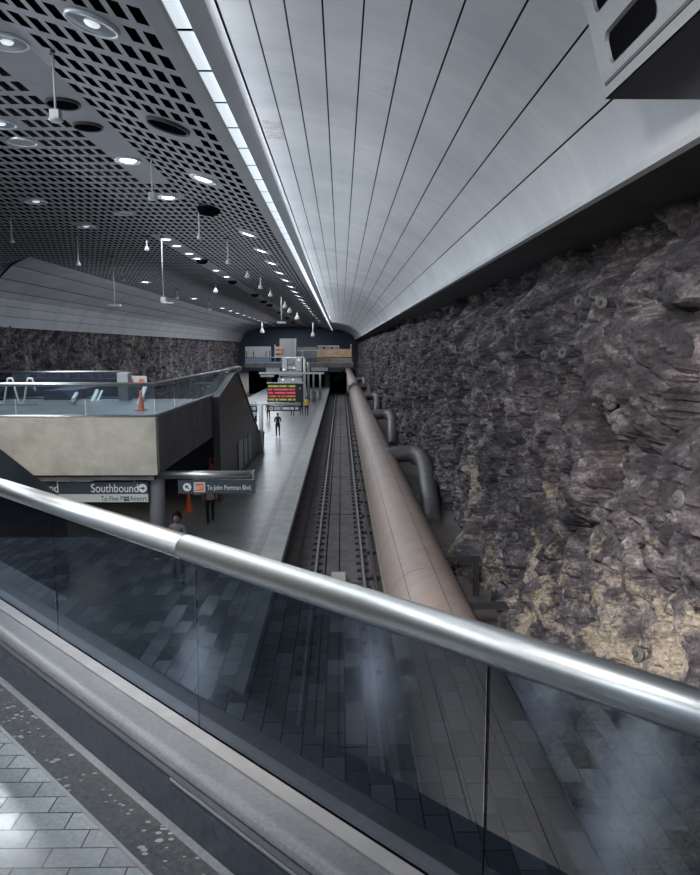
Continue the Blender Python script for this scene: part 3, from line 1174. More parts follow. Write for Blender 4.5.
es += loop([(-2, 0), (CY1, 0), (CY1, 1.3), (-2, 1.3)])
for (a, b, c, d) in wins:
    es += loop(rrect(a, b, c, d, 0.09))
bmesh.ops.triangle_fill(bm, use_beauty=True, use_dissolve=False, edges=es)
obj('face_plate', bm, M['casing'], cas)
for (a, b, c, d) in wins:
    bm = bmesh.new()
    p0_ = rrect(a, b, c, d, 0.09)
    p1_ = rrect(a + .012, b - .012, c + .012, d - .012, 0.08)
    A = [bm.verts.new((facex(z) - .006, y, z)) for y, z in p0_]
    B = [bm.verts.new((facex(z) + .03, y, z)) for y, z in p1_]
    for i in range(len(A)):
        j = (i + 1) % len(A)
        bm.faces.new((A[i], A[j], B[j], B[i]))
    wf = obj('window_rim', bm, M['casing'], cas)
    bm = bmesh.new()
    bm.faces.new([bm.verts.new((facex(z) + .03, y, z)) for y, z in p1_])
    obj('window_pane', bm, M['black'], wf)
bm = bmesh.new()
prism(bm, [(facex(.10) - .01, .095), (facex(.13) - .01, .125), (facex(.13) + .02, .125), (facex(.10) + .02, .095)], -2, CY1 - .1)
obj('shadow_groove', bm, M['joint'], cas)

# ================================================================== LEFT BALCONY
BYF = 19.15
BX = -5.0
Zr, Zt, Zb = ZC - .97, ZC - 1.86, ZC - 3.43
BYE = 32.5
bm = bmesh.new()
bx(bm, -12.5, BX, BYF, BYF + .28, Zb, Zt)
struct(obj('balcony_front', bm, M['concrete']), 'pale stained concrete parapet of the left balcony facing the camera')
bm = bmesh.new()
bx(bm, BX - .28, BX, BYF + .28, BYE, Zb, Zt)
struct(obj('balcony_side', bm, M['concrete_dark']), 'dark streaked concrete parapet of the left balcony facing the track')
bm = bmesh.new()
bx(bm, -12.5, BX - .28, BYF + .28, 27.0, Zb + .12, Zt - .05)
struct(obj('balcony_floor', bm, M['platform']), 'stone floor of the left balcony')
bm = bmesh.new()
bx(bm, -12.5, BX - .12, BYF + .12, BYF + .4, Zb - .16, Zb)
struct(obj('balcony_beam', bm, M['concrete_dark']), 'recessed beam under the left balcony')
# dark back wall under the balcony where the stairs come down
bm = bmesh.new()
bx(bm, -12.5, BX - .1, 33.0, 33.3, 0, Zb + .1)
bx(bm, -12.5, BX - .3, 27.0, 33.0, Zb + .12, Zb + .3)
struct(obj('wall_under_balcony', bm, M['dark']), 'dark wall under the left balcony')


def bal_far(name, label, a, b, n, zt_, zbm, over=0.0, endcap=None):
    r = empty(name, label, 'balustrade', (0, 0, 0))
    a, b = Vector(a), Vector(b)
    d = (b - a)
    for i in range(n):
        p = a + d * (i / n + .002)
        q = a + d * ((i + 1) / n - .002)
        bm = bmesh.new()
        bm.faces.new([bm.verts.new(v) for v in ((p.x, p.y, zbm + .05), (q.x, q.y, zbm + .05), (q.x, q.y, zt_ - .03), (p.x, p.y, zt_ - .03))])
        obj('glass_panel', bm, M['glass_far'], r)
    tubeobj('handrail', [(a.x, a.y, zt_), (b.x + d.normalized().x * over, b.y + d.normalized().y * over, zt_)], 0.055, M['steel'], r, 16)
    tubeobj('base_rail', [(a.x, a.y, zbm + .03), (b.x, b.y, zbm + .03)], 0.045, M['steel'], r, 12)
    return r


bal_far('glass_balustrade', 'glass balustrade on the pale concrete front parapet of left balcony', (-12.5, BYF + .08, 0), (BX - .02, BYF + .08, 0), 4, Zr, Zt)
s = bal_far('glass_balustrade', 'glass balustrade on the dark side parapet of left balcony', (BX - .06, BYF + .2, 0), (BX - .06, 31.0, 0), 5, Zr, Zt, .85)
bal_far('glass_balustrade', 'rear glass balustrade around the stairwell behind the left balcony', (-17.5, 31.5, 0), (-9.3, 31.5, 0), 4, ZC - 1.05, ZC - 2.2)
# thick brown end of the side handrail
e0 = at(237, 371.5, 31.8)
e1 = at(250, 370, 33.3)
tag(tubeobj('rail_end_tube', [(BX - .06, 31.9, Zr - .02), (BX + .25, 33.6, Zr + .03)], 0.12, M['pale_metal']), 'thick brownish tube end at the top of the sloping granite stair wall', 'tube')
# granite wedge wall of the stairs going down
WX = -4.72
bm = bmesh.new()
wp = [(27.6, Zt - .02), (31.9, Zr - .12), (32.6, Zr - .12), (42.6, 0.25), (42.6, 0.0), (27.6, 0.0)]
A = [bm.verts.new((WX, y, z)) for y, z in wp]
B = [bm.verts.new((WX - .26, y, z)) for y, z in wp]
bm.faces.new(A)
bm.faces.new(B[::-1])
for i in range(6):
    j = (i + 1) % 6
    bm.faces.new((A[i], B[i], B[j], A[j]))
bmesh.ops.recalc_face_normals(bm, faces=bm.faces)
M['stairwall'] = granite('stair_granite', (0.045, 0.043, 0.048), (0.10, 0.096, 0.105), 0.4)
struct(obj('wall_stairs', bm, M['stairwall']), 'dark granite stair wall sloping down to the platform')
coping = tubeobj('stair_coping', [(WX, 32.6, Zr - .12), (WX, 42.6, 0.27)], 0.05, M['dark'])
struct(coping, 'dark coping on the sloping stair wall')
# three pale poster panels on it
for k, (u0, v0, u1) in enumerate([(237.5, 443, 242.5), (243, 440, 247), (247.5, 436, 250.5)]):
    def wy(u):
        r = ray(u, 440)
        return r.y * (WX / r.x)
    ya, yb = wy(u0), wy(u1)
    ra = ray(u0, v0)
    zt2 = EYE.z + ra.z * (WX / ra.x)
    f = empty('wall_panel', ['nearest', 'middle', 'farthest'][k] + ' of three pale upright panels on the granite stair wall', 'panel', (WX + .012, (ya + yb) / 2, 0.35), 'pale panels on the stair wall')
    h = (yb - ya) / 2
    box('panel_face', -0.006, 0.02, -h + .05, h - .05, 0.0, max(1.2, zt2 - .35), M['grey'], f)
    bm = bmesh.new()
    for yy in (-h, h - .05):
        bx(bm, -0.008, 0.03, yy, yy + .05, 0.0, max(1.2, zt2 - .35))
    obj('panel_frame', bm, M['stairwall'], f)

# round column under the balcony corner
P = at(155, 475, 19.6)
col_ = empty('round_column', 'round grey column under the corner of the left concrete balcony', 'column', (P.x, 19.75, 0))
bm = bmesh.new()
lathe(bm, [(0.0, 0.0), (0.215, 0.0), (0.215, Zb)], 32)
obj('shaft', bm, M['column'], col_)
bm = bmesh.new()
lathe(bm, [(0.22, 0.0), (0.25, 0.0), (0.25, 0.12), (0.22, 0.14)], 32)
obj('collar', bm, M['steel_dull'], col_)

# granite drum
DRX, DRY, DRR = -8.45, 17.45, 1.5
bm = bmesh.new()
n_ = 64
low, hi_ = [], []
for k in range(n_):
    a = 2 * PI * k / n_
    x, y = DRX + DRR * math.cos(a), DRY + DRR * math.sin(a)
    z = ZC - max(1.0, 0.53 * y + 0.81 * x + 0.05 * (y - 16))
    low.append(bm.verts.new((x, y, 0)))
    hi_.append(bm.verts.new((x, y, z)))
for k in range(n_):
    j = (k + 1) % n_
    bm.faces.new((low[k], low[j], hi_[j], hi_[k])).smooth = True
bm.faces.new(hi_)
bm.faces.new(low[::-1])
M['drum'] = granite('drum_granite', (0.015, 0.019, 0.028), (0.035, 0.042, 0.055), 0.35)
tag(obj('granite_drum', bm, M['drum']), 'huge black granite drum with slanted top at left edge below balcony', 'drum')

# ---- things on the balcony
rack = empty('bike_rack', 'white wavy tube rack standing on left balcony', 'rack', (0, 0, Zt - .05))
pts = []
a = at(-14, 392, 24)
xs0 = a.x
zc0 = ZC - 1.42
for i in range(100):
    t = i / 99 * 5
    x = xs0 + t * 0.33
    pts.append((x, 24, 0.50 + 0.34 * math.sin(t * PI)))
# square off the waves
pts = [(x, y, 0.48 + 0.42 * max(-1, min(1, (z - .5) / .34 * 1.3))) for x, y, z in pts]
tubeobj('loop_tube', pts, 0.032, M['white'], rack, 10)
box('foot_plate', xs0, xs0 + 1.65, 23.93, 24.07, 0.0, 0.07, M['steel_dull'], rack)

bxg = empty('grey_cabinet', 'grey and brown upright cabinet behind the left balcony glass', 'cabinet', (0, 26.2, Zt - .05))
a, b = at(117.5, 373, 26.2), at(128, 397, 26.2)
box('body', a.x, b.x, 0, .5, 0, (a.z + b.z) / 2 - Zt + .05, M['concrete_dark'], bxg)
box('head', a.x - .02, b.x + .02, -.02, .52, (a.z + b.z) / 2 - Zt + .05, a.z - Zt + .05, M['grey'], bxg)
esc = empty('escalator', 'escalator handrails rising through the stairwell behind left balcony glass', 'escalator', (0, 0, 0))
for (u0, v0, u1, v1, w) in ((73, 400, 78, 391, .07), (87, 414, 97, 391, .08), (92, 414, 102, 391, .05), (137, 406, 144.5, 386, .05), (139.5, 406, 146.5, 386, .05)):
    a = at(u0, v0, 24.3)
    b = at(u1, v1, 28.0)
    tubeobj('handrail', [a, b], w, M['white'], esc, 8)
bm = bmesh.new()
a = at(44, 402, 26.5)
b = at(74, 402, 26.5)
bx(bm, a.x, b.x, 26.5, 31, Zt - .05, ZC - 1.55)
obj('truss_side', bm, M['navy'], esc)
# dark wall put in for the darkness of the stairwell
bm = bmesh.new()
bx(bm, -17.8, -9.3, 31.6, 31.9, Zb, ZC - 1.35)
struct(obj('wall_stairwell', bm, M['dark']), 'dark wall standing for the darkness of the stairwell')
# small red and white signs/barriers beyond the cabinet
brr = empty('barrier_board', 'white board with orange marks behind the left balcony corner', 'barrier', (0, 30.2, 0))
a, b = at(127, 376, 30.2), at(147, 386, 30.2)
box('board', a.x, b.x, 0, .05, b.z, a.z, M['sign_white'], brr)
for k in range(2):
    box('orange_mark', a.x + .08 + k * .42, a.x + .28 + k * .42, -.01, 0, b.z + .06, a.z - .12, M['orange'], brr)
for k in range(2):
    xx = a.x + .06 + k * .6
    box('leg', xx, xx + .05, 0, .05, Zb + .3, b.z, M['steel_dull'], brr)


def cone(name, x, y, z, h, label):
    c = empty(name, label, 'cone', (x, y, z))
    bm = bmesh.new()
    lathe(bm, [(h * .2, .03), (h * .16, .05), (h * .045, h), (0.0, h)], 20)
    obj('body', bm, M['cone'], c)
    box('base', -h * .26, h * .26, -h * .26, h * .26, 0, .03, M['cone'], c, .008)
    return c


a = at(141.5, 417, 22.0)
cone('traffic_cone', a.x, 22.0, Zt - .05, 0.62, 'small orange traffic cone behind the balcony glass near corner')
P = onz(189, 511, 0)
cone('traffic_cone', P.x, P.y, 0, 0.75, 'orange traffic cone on the platform left of the walking person')

# ---- signs below the balcony
SY = 19.4
for (u0, u1, lab, txt, ux) in ((58, 148, 'dark Southbound sign hanging under the pale balcony beside the column', 'Southbound', 91), (-60, 56, 'dark sign ending in und, hanging left of the Southbound sign', 'Northbound', 9)):
    a, b = at(u0, 482.2, SY), at(u1, 494, SY)
    c = at(u1, 502, SY)
    s = empty('hanging_sign', lab, 'sign', ((a.x + b.x) / 2, SY, a.z), 'direction signs under the balcony')
    hw = (b.x - a.x) / 2
    box('sign_face', -hw, hw, 0, .08, b.z - a.z, 0, M['sign'], s)
    box('lower_strip', -hw, hw, -.005, .075, c.z - a.z, b.z - a.z, M['sign_white'], s)
    for q in (-hw * .7, hw * .7):
        box('hanger', q - .02, q + .02, .02, .06, 0, Zb - .16 - a.z, M['sign_white'], s)
    t = text('lettering', txt, 0.335, M['letter'], s, (at(ux, 492, SY).x - s.location.x, -.004, at(ux, 492.2, SY).z - a.z), ext=.003, sx=0.80)
    if txt == 'Southbound':
        text('small_lettering', 'To Five Pts', 0.19, M['sign'], s, (at(101, 501, SY).x - s.location.x, -.009, at(101, 500.6, SY).z - a.z), sx=.85)
        text('small_lettering', 'Airport', 0.19, M['sign'], s, (at(130, 501, SY).x - s.location.x, -.009, at(130, 500.6, SY).z - a.z), sx=.80)
        q = at(126, 498.3, SY)
        bm = bmesh.new()
        for dx in (-.05, .03):
            for dz in (-.075, .0):
                bx(bm, q.x - s.location.x + dx, q.x - s.location.x + dx + .06, -.01, -.005, q.z - a.z + dz, q.z - a.z + dz + .055)
        obj('transfer_mark', bm, M['sign'], s)

# arrow disc helper: ring/disc with arrow
def flat(name, pts, y0, y1, m, parent):
    bm = bmesh.new()
    A = [bm.verts.new((x, y0, z)) for x, z in pts]
    B = [bm.verts.new((x, y1, z)) for x, z in pts]
    bm.faces.new(A)
    bm.faces.new(B[::-1])
    for i in range(len(pts)):
        j = (i + 1) % len(pts)
        bm.faces.new((A[i], B[i], B[j], A[j]))
    bmesh.ops.recalc_face_normals(bm, faces=bm.faces)
    return obj(name, bm, m, parent)


def arrow_disc(parent, x, z, r, ang, yoff=-.006):
    o = flat('arrow_disc', [(x + r * math.cos(2 * PI * k / 24), z + r * math.sin(2 * PI * k / 24)) for k in range(24)], yoff, 0, M['letter'], parent)
    c, s = math.cos(ang), math.sin(ang)
    pts = [(-.7, -.14), (.0, -.14), (.0, -.5), (.72, 0), (.0, .5), (.0, .14), (-.7, .14)]
    flat('arrow', [(x + r * .95 * (px * c - pz * s), z + r * .95 * (px * s + pz * c)) for px, pz in pts], yoff - .006, yoff, M['sign'], o)


for o in [q for q in bpy.data.objects if q.get('label', '').startswith('dark Southbound')]:
    P = at(142.5, 488.2, SY)
    arrow_disc(o, P.x - o.location.x, P.z - o.location.z, .12, 0)

# ---- exit sign on its tube
GY = 19.4
a, b = at(160, 475, GY), at(253, 475, GY)
t = empty('sign_beam', 'pale round beam reaching right from the balcony column above exit sign', 'beam', (a.x, GY, a.z))
tubeobj('beam_tube', [(-.05, 0, 0), (b.x - a.x, 0, 0)], 0.115, M['steel'], t, 24)
box('end_plate', b.x - a.x, b.x - a.x + .03, -.12, .12, -.12, .12, M['steel_dull'], t)
a, b = at(178, 480, GY), at(255, 493.3, GY)
s = empty('exit_sign', 'dark exit sign reading To John Portman Blvd hanging from the beam', 'sign', ((a.x + b.x) / 2, GY - .02, a.z))
hw = (b.x - a.x) / 2
box('sign_face', -hw, hw, 0, .09, b.z - a.z, 0, M['sign'], s)
for u in (196, 238):
    q = at(u, 480, GY).x - s.location.x
    box('bracket', q - .09, q + .09, .02, .07, 0, .09, M['sign_white'], s)
P = at(187.3, 487, GY)
arrow_disc(s, P.x - s.location.x, P.z - s.location.z, .115, PI * .75, -.01)
P0, P1 = at(193.8, 482, GY), at(205.5, 492, GY)
ep = box('exit_panel', P0.x - s.location.x, P1.x - s.location.x, -.006, 0, P1.z - a.z, P0.z - a.z, M['sign_white'], s)
box('exit_field', P0.x - s.location.x + .045, P1.x - s.location.x - .045, -.008, -.006, P1.z - a.z + .035, P0.z - a.z - .035, M['orange'], ep)
text('exit_lettering', 'EXIT', .15, M['letter'], ep, (P0.x - s.location.x + .05, -.011, at(195, 490.0, GY).z - a.z + .02), ext=.002, sx=.62)
text('lettering', 'To John Portman Blvd.', .185, M['letter'], s, (at(207.3, 490, GY).x - s.location.x, -.006, at(207, 489.6, GY).z - a.z), ext=.003, sx=.72)

# ================================================================== MID PLATFORM: gantry with message board
GD2 = 40.3
P = onz(263, 452, 0)
gan = empty('sign_gantry', 'white steel post and crossbar carrying signs across the platform', 'gantry', (P.x, GD2, 0))
zb = at(263, 404, GD2).z
tubeobj('post', [(0, 0, 0), (0, 0, zb)], 0.12, M['white'], gan, 20)
x0, x1 = at(246, 404, GD2).x - P.x, at(301, 404, GD2).x - P.x
tubeobj('crossbar', [(x0, 0, zb), (x1, 0, zb)], 0.07, M['white'], gan, 16)
bm = bmesh.new()
lathe(bm, [(0, 0), (.2, 0), (.2, .04), (.13, .05)], 20)
obj('base_plate', bm, M['steel_dull'], gan)
for (u0, u1, v0, v1, m_, lab) in ((247, 257, 405.5, 411, 'sign', 'small dark arrow sign at the left end of the white gantry'), (268.5, 281, 405.5, 411, 'sign', 'small dark arrow sign right of the gantry post'), (281.5, 300, 405.5, 411, 'sign', 'long dark destination sign at the right end of the white gantry')):
    a, b = at(u0, v0, GD2), at(u1, v1, GD2)
    s = empty('platform_sign', lab, 'sign', ((a.x + b.x) / 2, GD2 - .1, a.z), 'signs under the gantry')
    hw = (b.x - a.x) / 2
    box('sign_face', -hw, hw, 0, .06, b.z - a.z, 0, M[m_], s)
    if u1 - u0 < 15:
        arrow_disc(s, -hw + .16, (b.z - a.z) / 2, .11, 0 if u0 < 260 else PI * .75)
        box('pale_field', -hw + .32, hw - .04, -.01, 0, (b.z - a.z) * .8, (b.z - a.z) * .2, M['sign_white'], s)
    else:
        for k, (q0, q1) in enumerate(((-.88, -.1), (-.02, .35), (.5, .85))):
            box('pale_field', hw * q0, hw * q1, -.01, 0, (b.z - a.z) * .72, (b.z - a.z) * .28, M['letter'], s)
a, b = at(247, 412, GD2), at(257, 415.5, GD2)
tag(box('small_white_sign', a.x, b.x, GD2 - .1, GD2 - .05, b.z, a.z, M['sign_white']), 'small white plate below the left arrow sign of the gantry', 'sign')
a, b = at(267.5, 383.5, GD2), at(303, 402, GD2)
led = empty('message_board', 'black electronic board with red and green text rows on the gantry', 'message board', (a.x, GD2 - .1, b.z))
Wd, Hd = b.x - a.x, a.z - b.z
box('casing', 0, Wd, 0, .5, 0, Hd, M['dark'], led, .015)
box('hood', -.03, Wd + .03, -.08, .5, Hd, Hd + .05, M['grey'], led)
sw = at(296, 390, GD2).x - a.x
random.seed(3)
for k in range(5):
    zc_ = Hd * (0.86 - k * 0.18)
    m_ = M['led_green'] if k in (0, 4) else M['led_red']
    bm = bmesh.new()
    x = .06
    while x < sw - .06:
        w = random.choice((.03, .05, .07, .04))
        if random.random() < .86:
            bx(bm, x, min(x + w, sw - .04), -.012, 0.0, zc_ - Hd * .042, zc_ + Hd * .042)
        x += w + .018
    obj('text_row', bm, m_, led)
    box('row_field', .04, sw - .02, -.004, 0, zc_ - Hd * .075, zc_ + Hd * .075, mat('led_field_%d' % k, (0.10, 0.02, 0.02) if k not in (0, 4) else (.06, .07, .02), .5, emit=(.5, .04, .05) if k not in (0, 4) else (.16, .18, .03), es=.12), led)
bm = bmesh.new()
lathe(bm, [(0, 0), (.06, 0), (.06, .02)], 12)
c_ = obj('speaker_disc', bm, M['grey'], led)
c_.rotation_euler = (PI / 2, 0, 0)
c_.location = (Wd - .18, -.005, Hd * .75)
random.seed(11)

# ---- beyond: steel escalator housing, columns, canopy
D = 78.0
def ubox(name, u0, u1, v0, v1, D0, dep, m, parent=None, bevel=0):
    a, b = at(u0, v0, D0), at(u1, v1, D0)
    px = py = pz = 0
    if parent is not None:
        px, py, pz = parent.location
    return box(name, a.x - px, b.x - px, D0 - py, D0 + dep - py, b.z - pz, a.z - pz, m, parent, bevel)


P = at(291, 380, D)
st = empty('escalator_tower', 'bright steel escalator housing with lit panels beyond the message board', 'escalator', (P.x, D, 0))
ubox('housing', 282, 301.5, 358, 424, D + .5, 10, M['steel_dull'], st)
for k, (u0, u1, v0, v1, mm) in enumerate(((282, 287, 357.5, 371, 'white'), (287.5, 293, 360, 364, 'grey'), (295.5, 301.5, 357.5, 371, 'white'), (287.5, 295, 366, 369, 'white'), (280, 302, 372, 376, 'grey'), (278, 302, 378.5, 382.5, 'white'))):
    ubox('steel_panel', u0, u1, v0, v1, D, .5, M[mm], st)
for k, (u, v) in enumerate(((284, 369.5), (294.3, 368), (283, 380), (293, 379.6), (299, 360))):
    a = at(u, v, D - .05)
    bm = bmesh.new()
    lathe(bm, [(0.0, 0.0), (.11, 0.0), (.10, .03), (0, .03)], 12)
    q = obj('lamp', bm, M['lamp_dim'], st)
    q.rotation_euler = (PI / 2, 0, 0)
    q.location = (a.x - P.x, -.06, a.z)
for (u0, u1, v0, D0, lab) in ((303.2, 305.8, 358, 76, 'thick pale steel column right of the escalator housing'), (307, 309.6, 362, 79, 'darker steel column just right of the thick pale one'), (312.3, 314.3, 372, 84, 'short white column left of the far doorway'), (319, 321, 374, 86, 'short white column at the right of the platform end')):
    a, b = at(u0, v0, D0), at(u1, v0, D0)
    c = empty('steel_column', lab, 'column', ((a.x + b.x) / 2, D0, 0), 'columns at the far end of the platform')
    tubeobj('shaft', [(0, 0, 0), (0, 0, a.z)], (b.x - a.x) / 2, M['steel_dull'] if u0 in (307,) else M['white'], c, 16)
    box('foot', -.2, .2, -.2, .2, 0, .06, M['steel_dull'], c)
cn = empty('canopy_beam', 'long thin pale beam across the platform above the message board', 'beam', (0, 74, 0))
ubox('beam', 259, 324, 372.2, 374.2, 74, .3, M['sign_white'], cn)
ubox('sign_box', 260.5, 274, 375, 377, 73.9, .2, M['grey'], cn)
ubox('sign_field', 268.5, 273, 375.2, 376.8, 73.85, .05, M['sign_white'], cn)
for (u0, u1) in ((303.5, 305), (279, 280.5)):
    ubox('prop', u0, u1, 374, 411, 74, .2, M['steel_dull'], cn)

# ---- far mezzanine bridge
D = 106.0
FMZ = at(300, 362.5, D).z
bm = bmesh.new()
a, b = at(244.5, 363, D), at(353.5, 367.5, D)
bx(bm, a.x, b.x, D, D + 10, b.z, a.z)
struct(obj('far_bridge', bm, M['concrete_dark']), 'concrete deck of the far mezzanine bridge')
r = empty('glass_balustrade', 'long glass balustrade on the far mezzanine bridge', 'balustrade', (0, 0, 0))
for k in range(8):
    u0 = 245 + k * 13.5
    p, q = at(u0 + .1, 357.4, D + .2), at(u0 + 13.4, 363, D + .2)
    bm = bmesh.new()
    bm.faces.new([bm.verts.new(v) for v in ((p.x, D + .2, q.z), (q.x, D + .2, q.z), (q.x, D + .2, p.z), (p.x, D + .2, p.z))])
    obj('glass_panel', bm, M['glass_far'], r)
p, q = at(245, 357.4, D + .2), at(353, 357.4, D + .2)
tubeobj('handrail', [p, q], .06, M['steel'], r, 8)
ubox('kick_plate', 245, 353, 362.6, 363.4, D + .1, .15, M['grey'], r)
# piers
for u0, lab in ((262, 'left'), (330, 'right')):
    pass
bm = bmesh.new()
a, b = at(266, 367.5, D + 1), at(330, 367.5, D + 1)
for xx in (a.x, -7.5, b.x - .8):
    bx(bm, xx, xx + .7, D + 2, D + 3, PIT, a.z)
struct(obj('far_bridge_piers', bm, M['beam']), 'dark piers under the far bridge')
tag(ubox('utility_box', 266, 280, 367.45, 372.5, D + .05, 1.9, M['grey']), 'grey box slung under the left part of far bridge', 'box')
tag(ubox('utility_box', 311, 328, 367.45, 371, D + .05, 1.9, M['grey']), 'grey box slung under the right part of far bridge', 'box')
e = empty('elevator_shaft', 'tall light grey elevator shaft standing on the far bridge', 'elevator', (at(287, 358, 104).x, 107, a.z))
ubox('shaft', 279.5, 294.5, 338.5, 358, 107, 3, M['grey'], e)
ubox('edge_trim', 294.5, 296, 338.5, 358, 107, 3, M['sign_white'], e)
ubox('foot', 280.0, 294.0, 358, 363.2, 107, 3, M['grey'], e)
bo = empty('orange_hoarding', 'orange brown board hoarding on the right of far bridge', 'hoarding', (0, 110, 0))
ubox('boards', 317, 352, 349, 363, 110, .3, M['wood'], bo)
ubox('top_rail', 317.5, 338.5, 345.6, 346.6, 110, .3, M['white'], bo)
ubox('post', 338, 339, 345.6, 349, 110, .3, M['white'], bo)
ubox('post', 350.5, 351.5, 344, 363, 109.9, .3, M['grey'], bo)
for k, (u0, u1, v) in enumerate(((318, 323, 347.6), (325, 331, 347.6), (333, 337, 347.6), (324, 329, 354.7), (331, 340, 355))):
    ubox('white_batten', u0, u1, v, v + .8, 109.95, .04, M['white'], bo)
pw = empty('pale_partition', 'long pale wall with dark posts on the left of far bridge', 'partition', (0, 111, 0))
ubox('wall_face', 245, 271, 346.5, 363, 111, .3, M['grey'], pw)
for u in (246.5, 253.5, 266, 269.5):
    ubox('dark_post', u - .35, u + .35, 351, 358, 110.85, .14, M['dark'], pw)
w2 = empty('grey_wall_panel', 'grey green wall panels behind the middle of far bridge', 'wall panel', (0, 112, 0))
ubox('panel', 296, 317, 347, 363, 112, .3, M['column'], w2)
ubox('pale_line', 296, 317, 350, 350.7, 111.9, .08, M['white'], w2)
kiosk = empty('blue_kiosk', 'small pale blue kiosk on the far bridge beside grey elevator shaft', 'kiosk', (0, 109, 0))
ubox('body', 298, 303.5, 351.5, 363, 109, 1, mat('kiosk_blue', (.35, .48, .52), .4), kiosk)
ubox('roof', 297.4, 304.2, 350.5, 351.5, 108.9, 1.2, M['white'], kiosk)
oc = empty('orange_stair_panel', 'orange striped panels beside the left of elevator shaft', 'panel', (0, 106.6, 0))
for k, v in enumerate((346.5, 350.5, 355)):
    ubox('orange_strip', 275.5, 283 - k * .6, v, v + 3, 106.8, .12, mat('salmon_%d' % k, (.6, .34, .25), .5), oc)
ubox('post', 274.5, 275.5, 344.5, 363, 106.8, .3, M['sign_white'], oc)
# black blocks closing the view under the far bridge
bm = bmesh.new()
bx(bm, -1.95, 0.9, 112.2, 114, PIT, 2.2)
bx(bm, -14.5, -2.0, 112.2, 114, PIT, 2.4)
struct(obj('bridge_black_blocks', bm, M['black']), 'black blocks under the far bridge at the track end')
for k, (p0_, p1_) in enumerate((((330, 385), (346, 373)), ((333, 380), (345, 370)))):
    tag(tubeobj('diagonal_brace', [at(*p0_, 112), at(*p1_, 112.1)], .12, M['elbow']), ['lower', 'upper'][k] + ' dark diagonal pipe under the right end of far bridge', 'pipe', 'diagonal pipes under the far bridge')

# ================================================================== CEILING FITTINGS
GROUPN = {'near': 'round ceiling lights in the near ceiling', 'right': 'right row of round ceiling lights', 'left': 'left row of round ceiling lights', 'band': 'lights on the plain ceiling band', 'hall': 'lights over the upper floor'}
NEARL = ['large round recessed light at the top beside the light strip', 'round recessed light cut by the upper left picture edge', 'small round light cut by the left picture edge', 'dark ringed round opening near left picture edge',
         'first dark round opening on the plain ceiling band', 'second dark round opening on the plain ceiling band', 'bright round light at the end of the near plain band', 'round light with lit rim at the left, upper one', 'round light with lit rim at the left, lower one',
         'wide dark round opening right of the plain band', 'small bright round light behind the pale hanging lamp', 'faint round ring in the slotted ceiling near picture left']
cnts = {}
HALF = {}


def lampmesh(st):
    if st in HALF:
        return HALF[st]
    parts = []
    bm = bmesh.new()
    lathe(bm, [(1.0, 0.02), (1.0, -0.10), (0.95, -0.13), (0.90, -0.10), (0.88, -0.03)], 32)
    parts.append(('rim', bm, 'ring' if st not in ('dark',) else 'dark'))
    bm = bmesh.new()
    lathe(bm, [(0.90, -0.07), (0.80, -0.035), (0.5, -0.01), (0.0, 0.0)], 32)
    parts.append(('reflector', bm, {'on': 'ring', 'dim': 'lamp_off', 'ring': 'perf', 'dark': 'black', 'rim': 'lamp_off'}[st]))
    if st in ('on', 'dim', 'rim'):
        bm = bmesh.new()
        r = {'on': .62, 'dim': .30, 'rim': .34}[st]
        lathe(bm, [(r, -0.02), (r * .8, -0.09), (0.0, -0.11)], 24)
        parts.append(('bulb', bm, 'lamp' if st == 'on' else 'lamp_dim'))
    HALF[st] = parts
    res = []
    for nme, b, mm in parts:
        me = bpy.data.meshes.new(nme)
        b.normal_update()
        b.to_mesh(me)
        b.free()
        me.materials.append(M[mm])
        res.append((nme, me))
    HALF[st] = res
    return res


for (X, Dd, r, st_, row) in DL:
    k = cnts.get(row, 0)
    cnts[row] = k + 1
    if row == 'near':
        lab = NEARL[k]
    elif row == 'hall':
        lab = 'round ceiling light over the upper floor, out of direct view, %s of its group' % ordn[k]
    else:
        lab = 'lit round ceiling light, %s in the %s' % (ordn[k], {'right': 'right row beside the light strip', 'left': 'left row along the far vault', 'band': 'row on the plain far ceiling band'}[row])
    slope = 0.0 if X < -6.3 else math.atan(0.275)
    e = empty('recessed_ceiling_light', lab, 'ceiling light', (X, Dd, ceil_z(X) - 0.012), GROUPN[row])
    e.rotation_euler = (0, slope, 0)
    for nme, me in lampmesh(st_):
        o = bpy.data.objects.new(nme, me)
        C.objects.link(o)
        o.parent = e
        o.scale = (r, r, min(r, .55))

# black loudspeaker bowls
for k, (u, v, wpx) in enumerate([(209, 209, 24), (202, 261, 12), (232.5, 282, 9), (255, 295, 8), (263.7, 301.5, 7), (269.7, 305, 6.5), (279, 312.5, 4), (287, 318, 4), (293, 322.5, 4)]):
    z = ZC + 6.05
    P = onz(u, v, z)
    for _ in range(4):
        P = onz(u, v, ceil_z(P.x) - .1)
    rr = wpx / 2 * P.y / FPX
    bm = bmesh.new()
    lathe(bm, [(rr, 0.0), (rr * .98, -.1 * rr), (rr * .85, -.45 * rr), (rr * .6, -.62 * rr), (0, -.70 * rr)], 28)
    e = empty('ceiling_speaker', 'black bowl shaped speaker under the slotted ceiling, %s from the camera' % ordn[k], 'speaker', (P.x, P.y, ceil_z(P.x) - .02), 'black bowls under the ceiling')
    obj('bowl', bm, M['black'], e)
    bm = bmesh.new()
    lathe(bm, [(rr * 1.03, 0.01), (rr * 1.03, -.03), (rr * .97, -.03)], 28)
    obj('rim', bm, M['dark'], e)

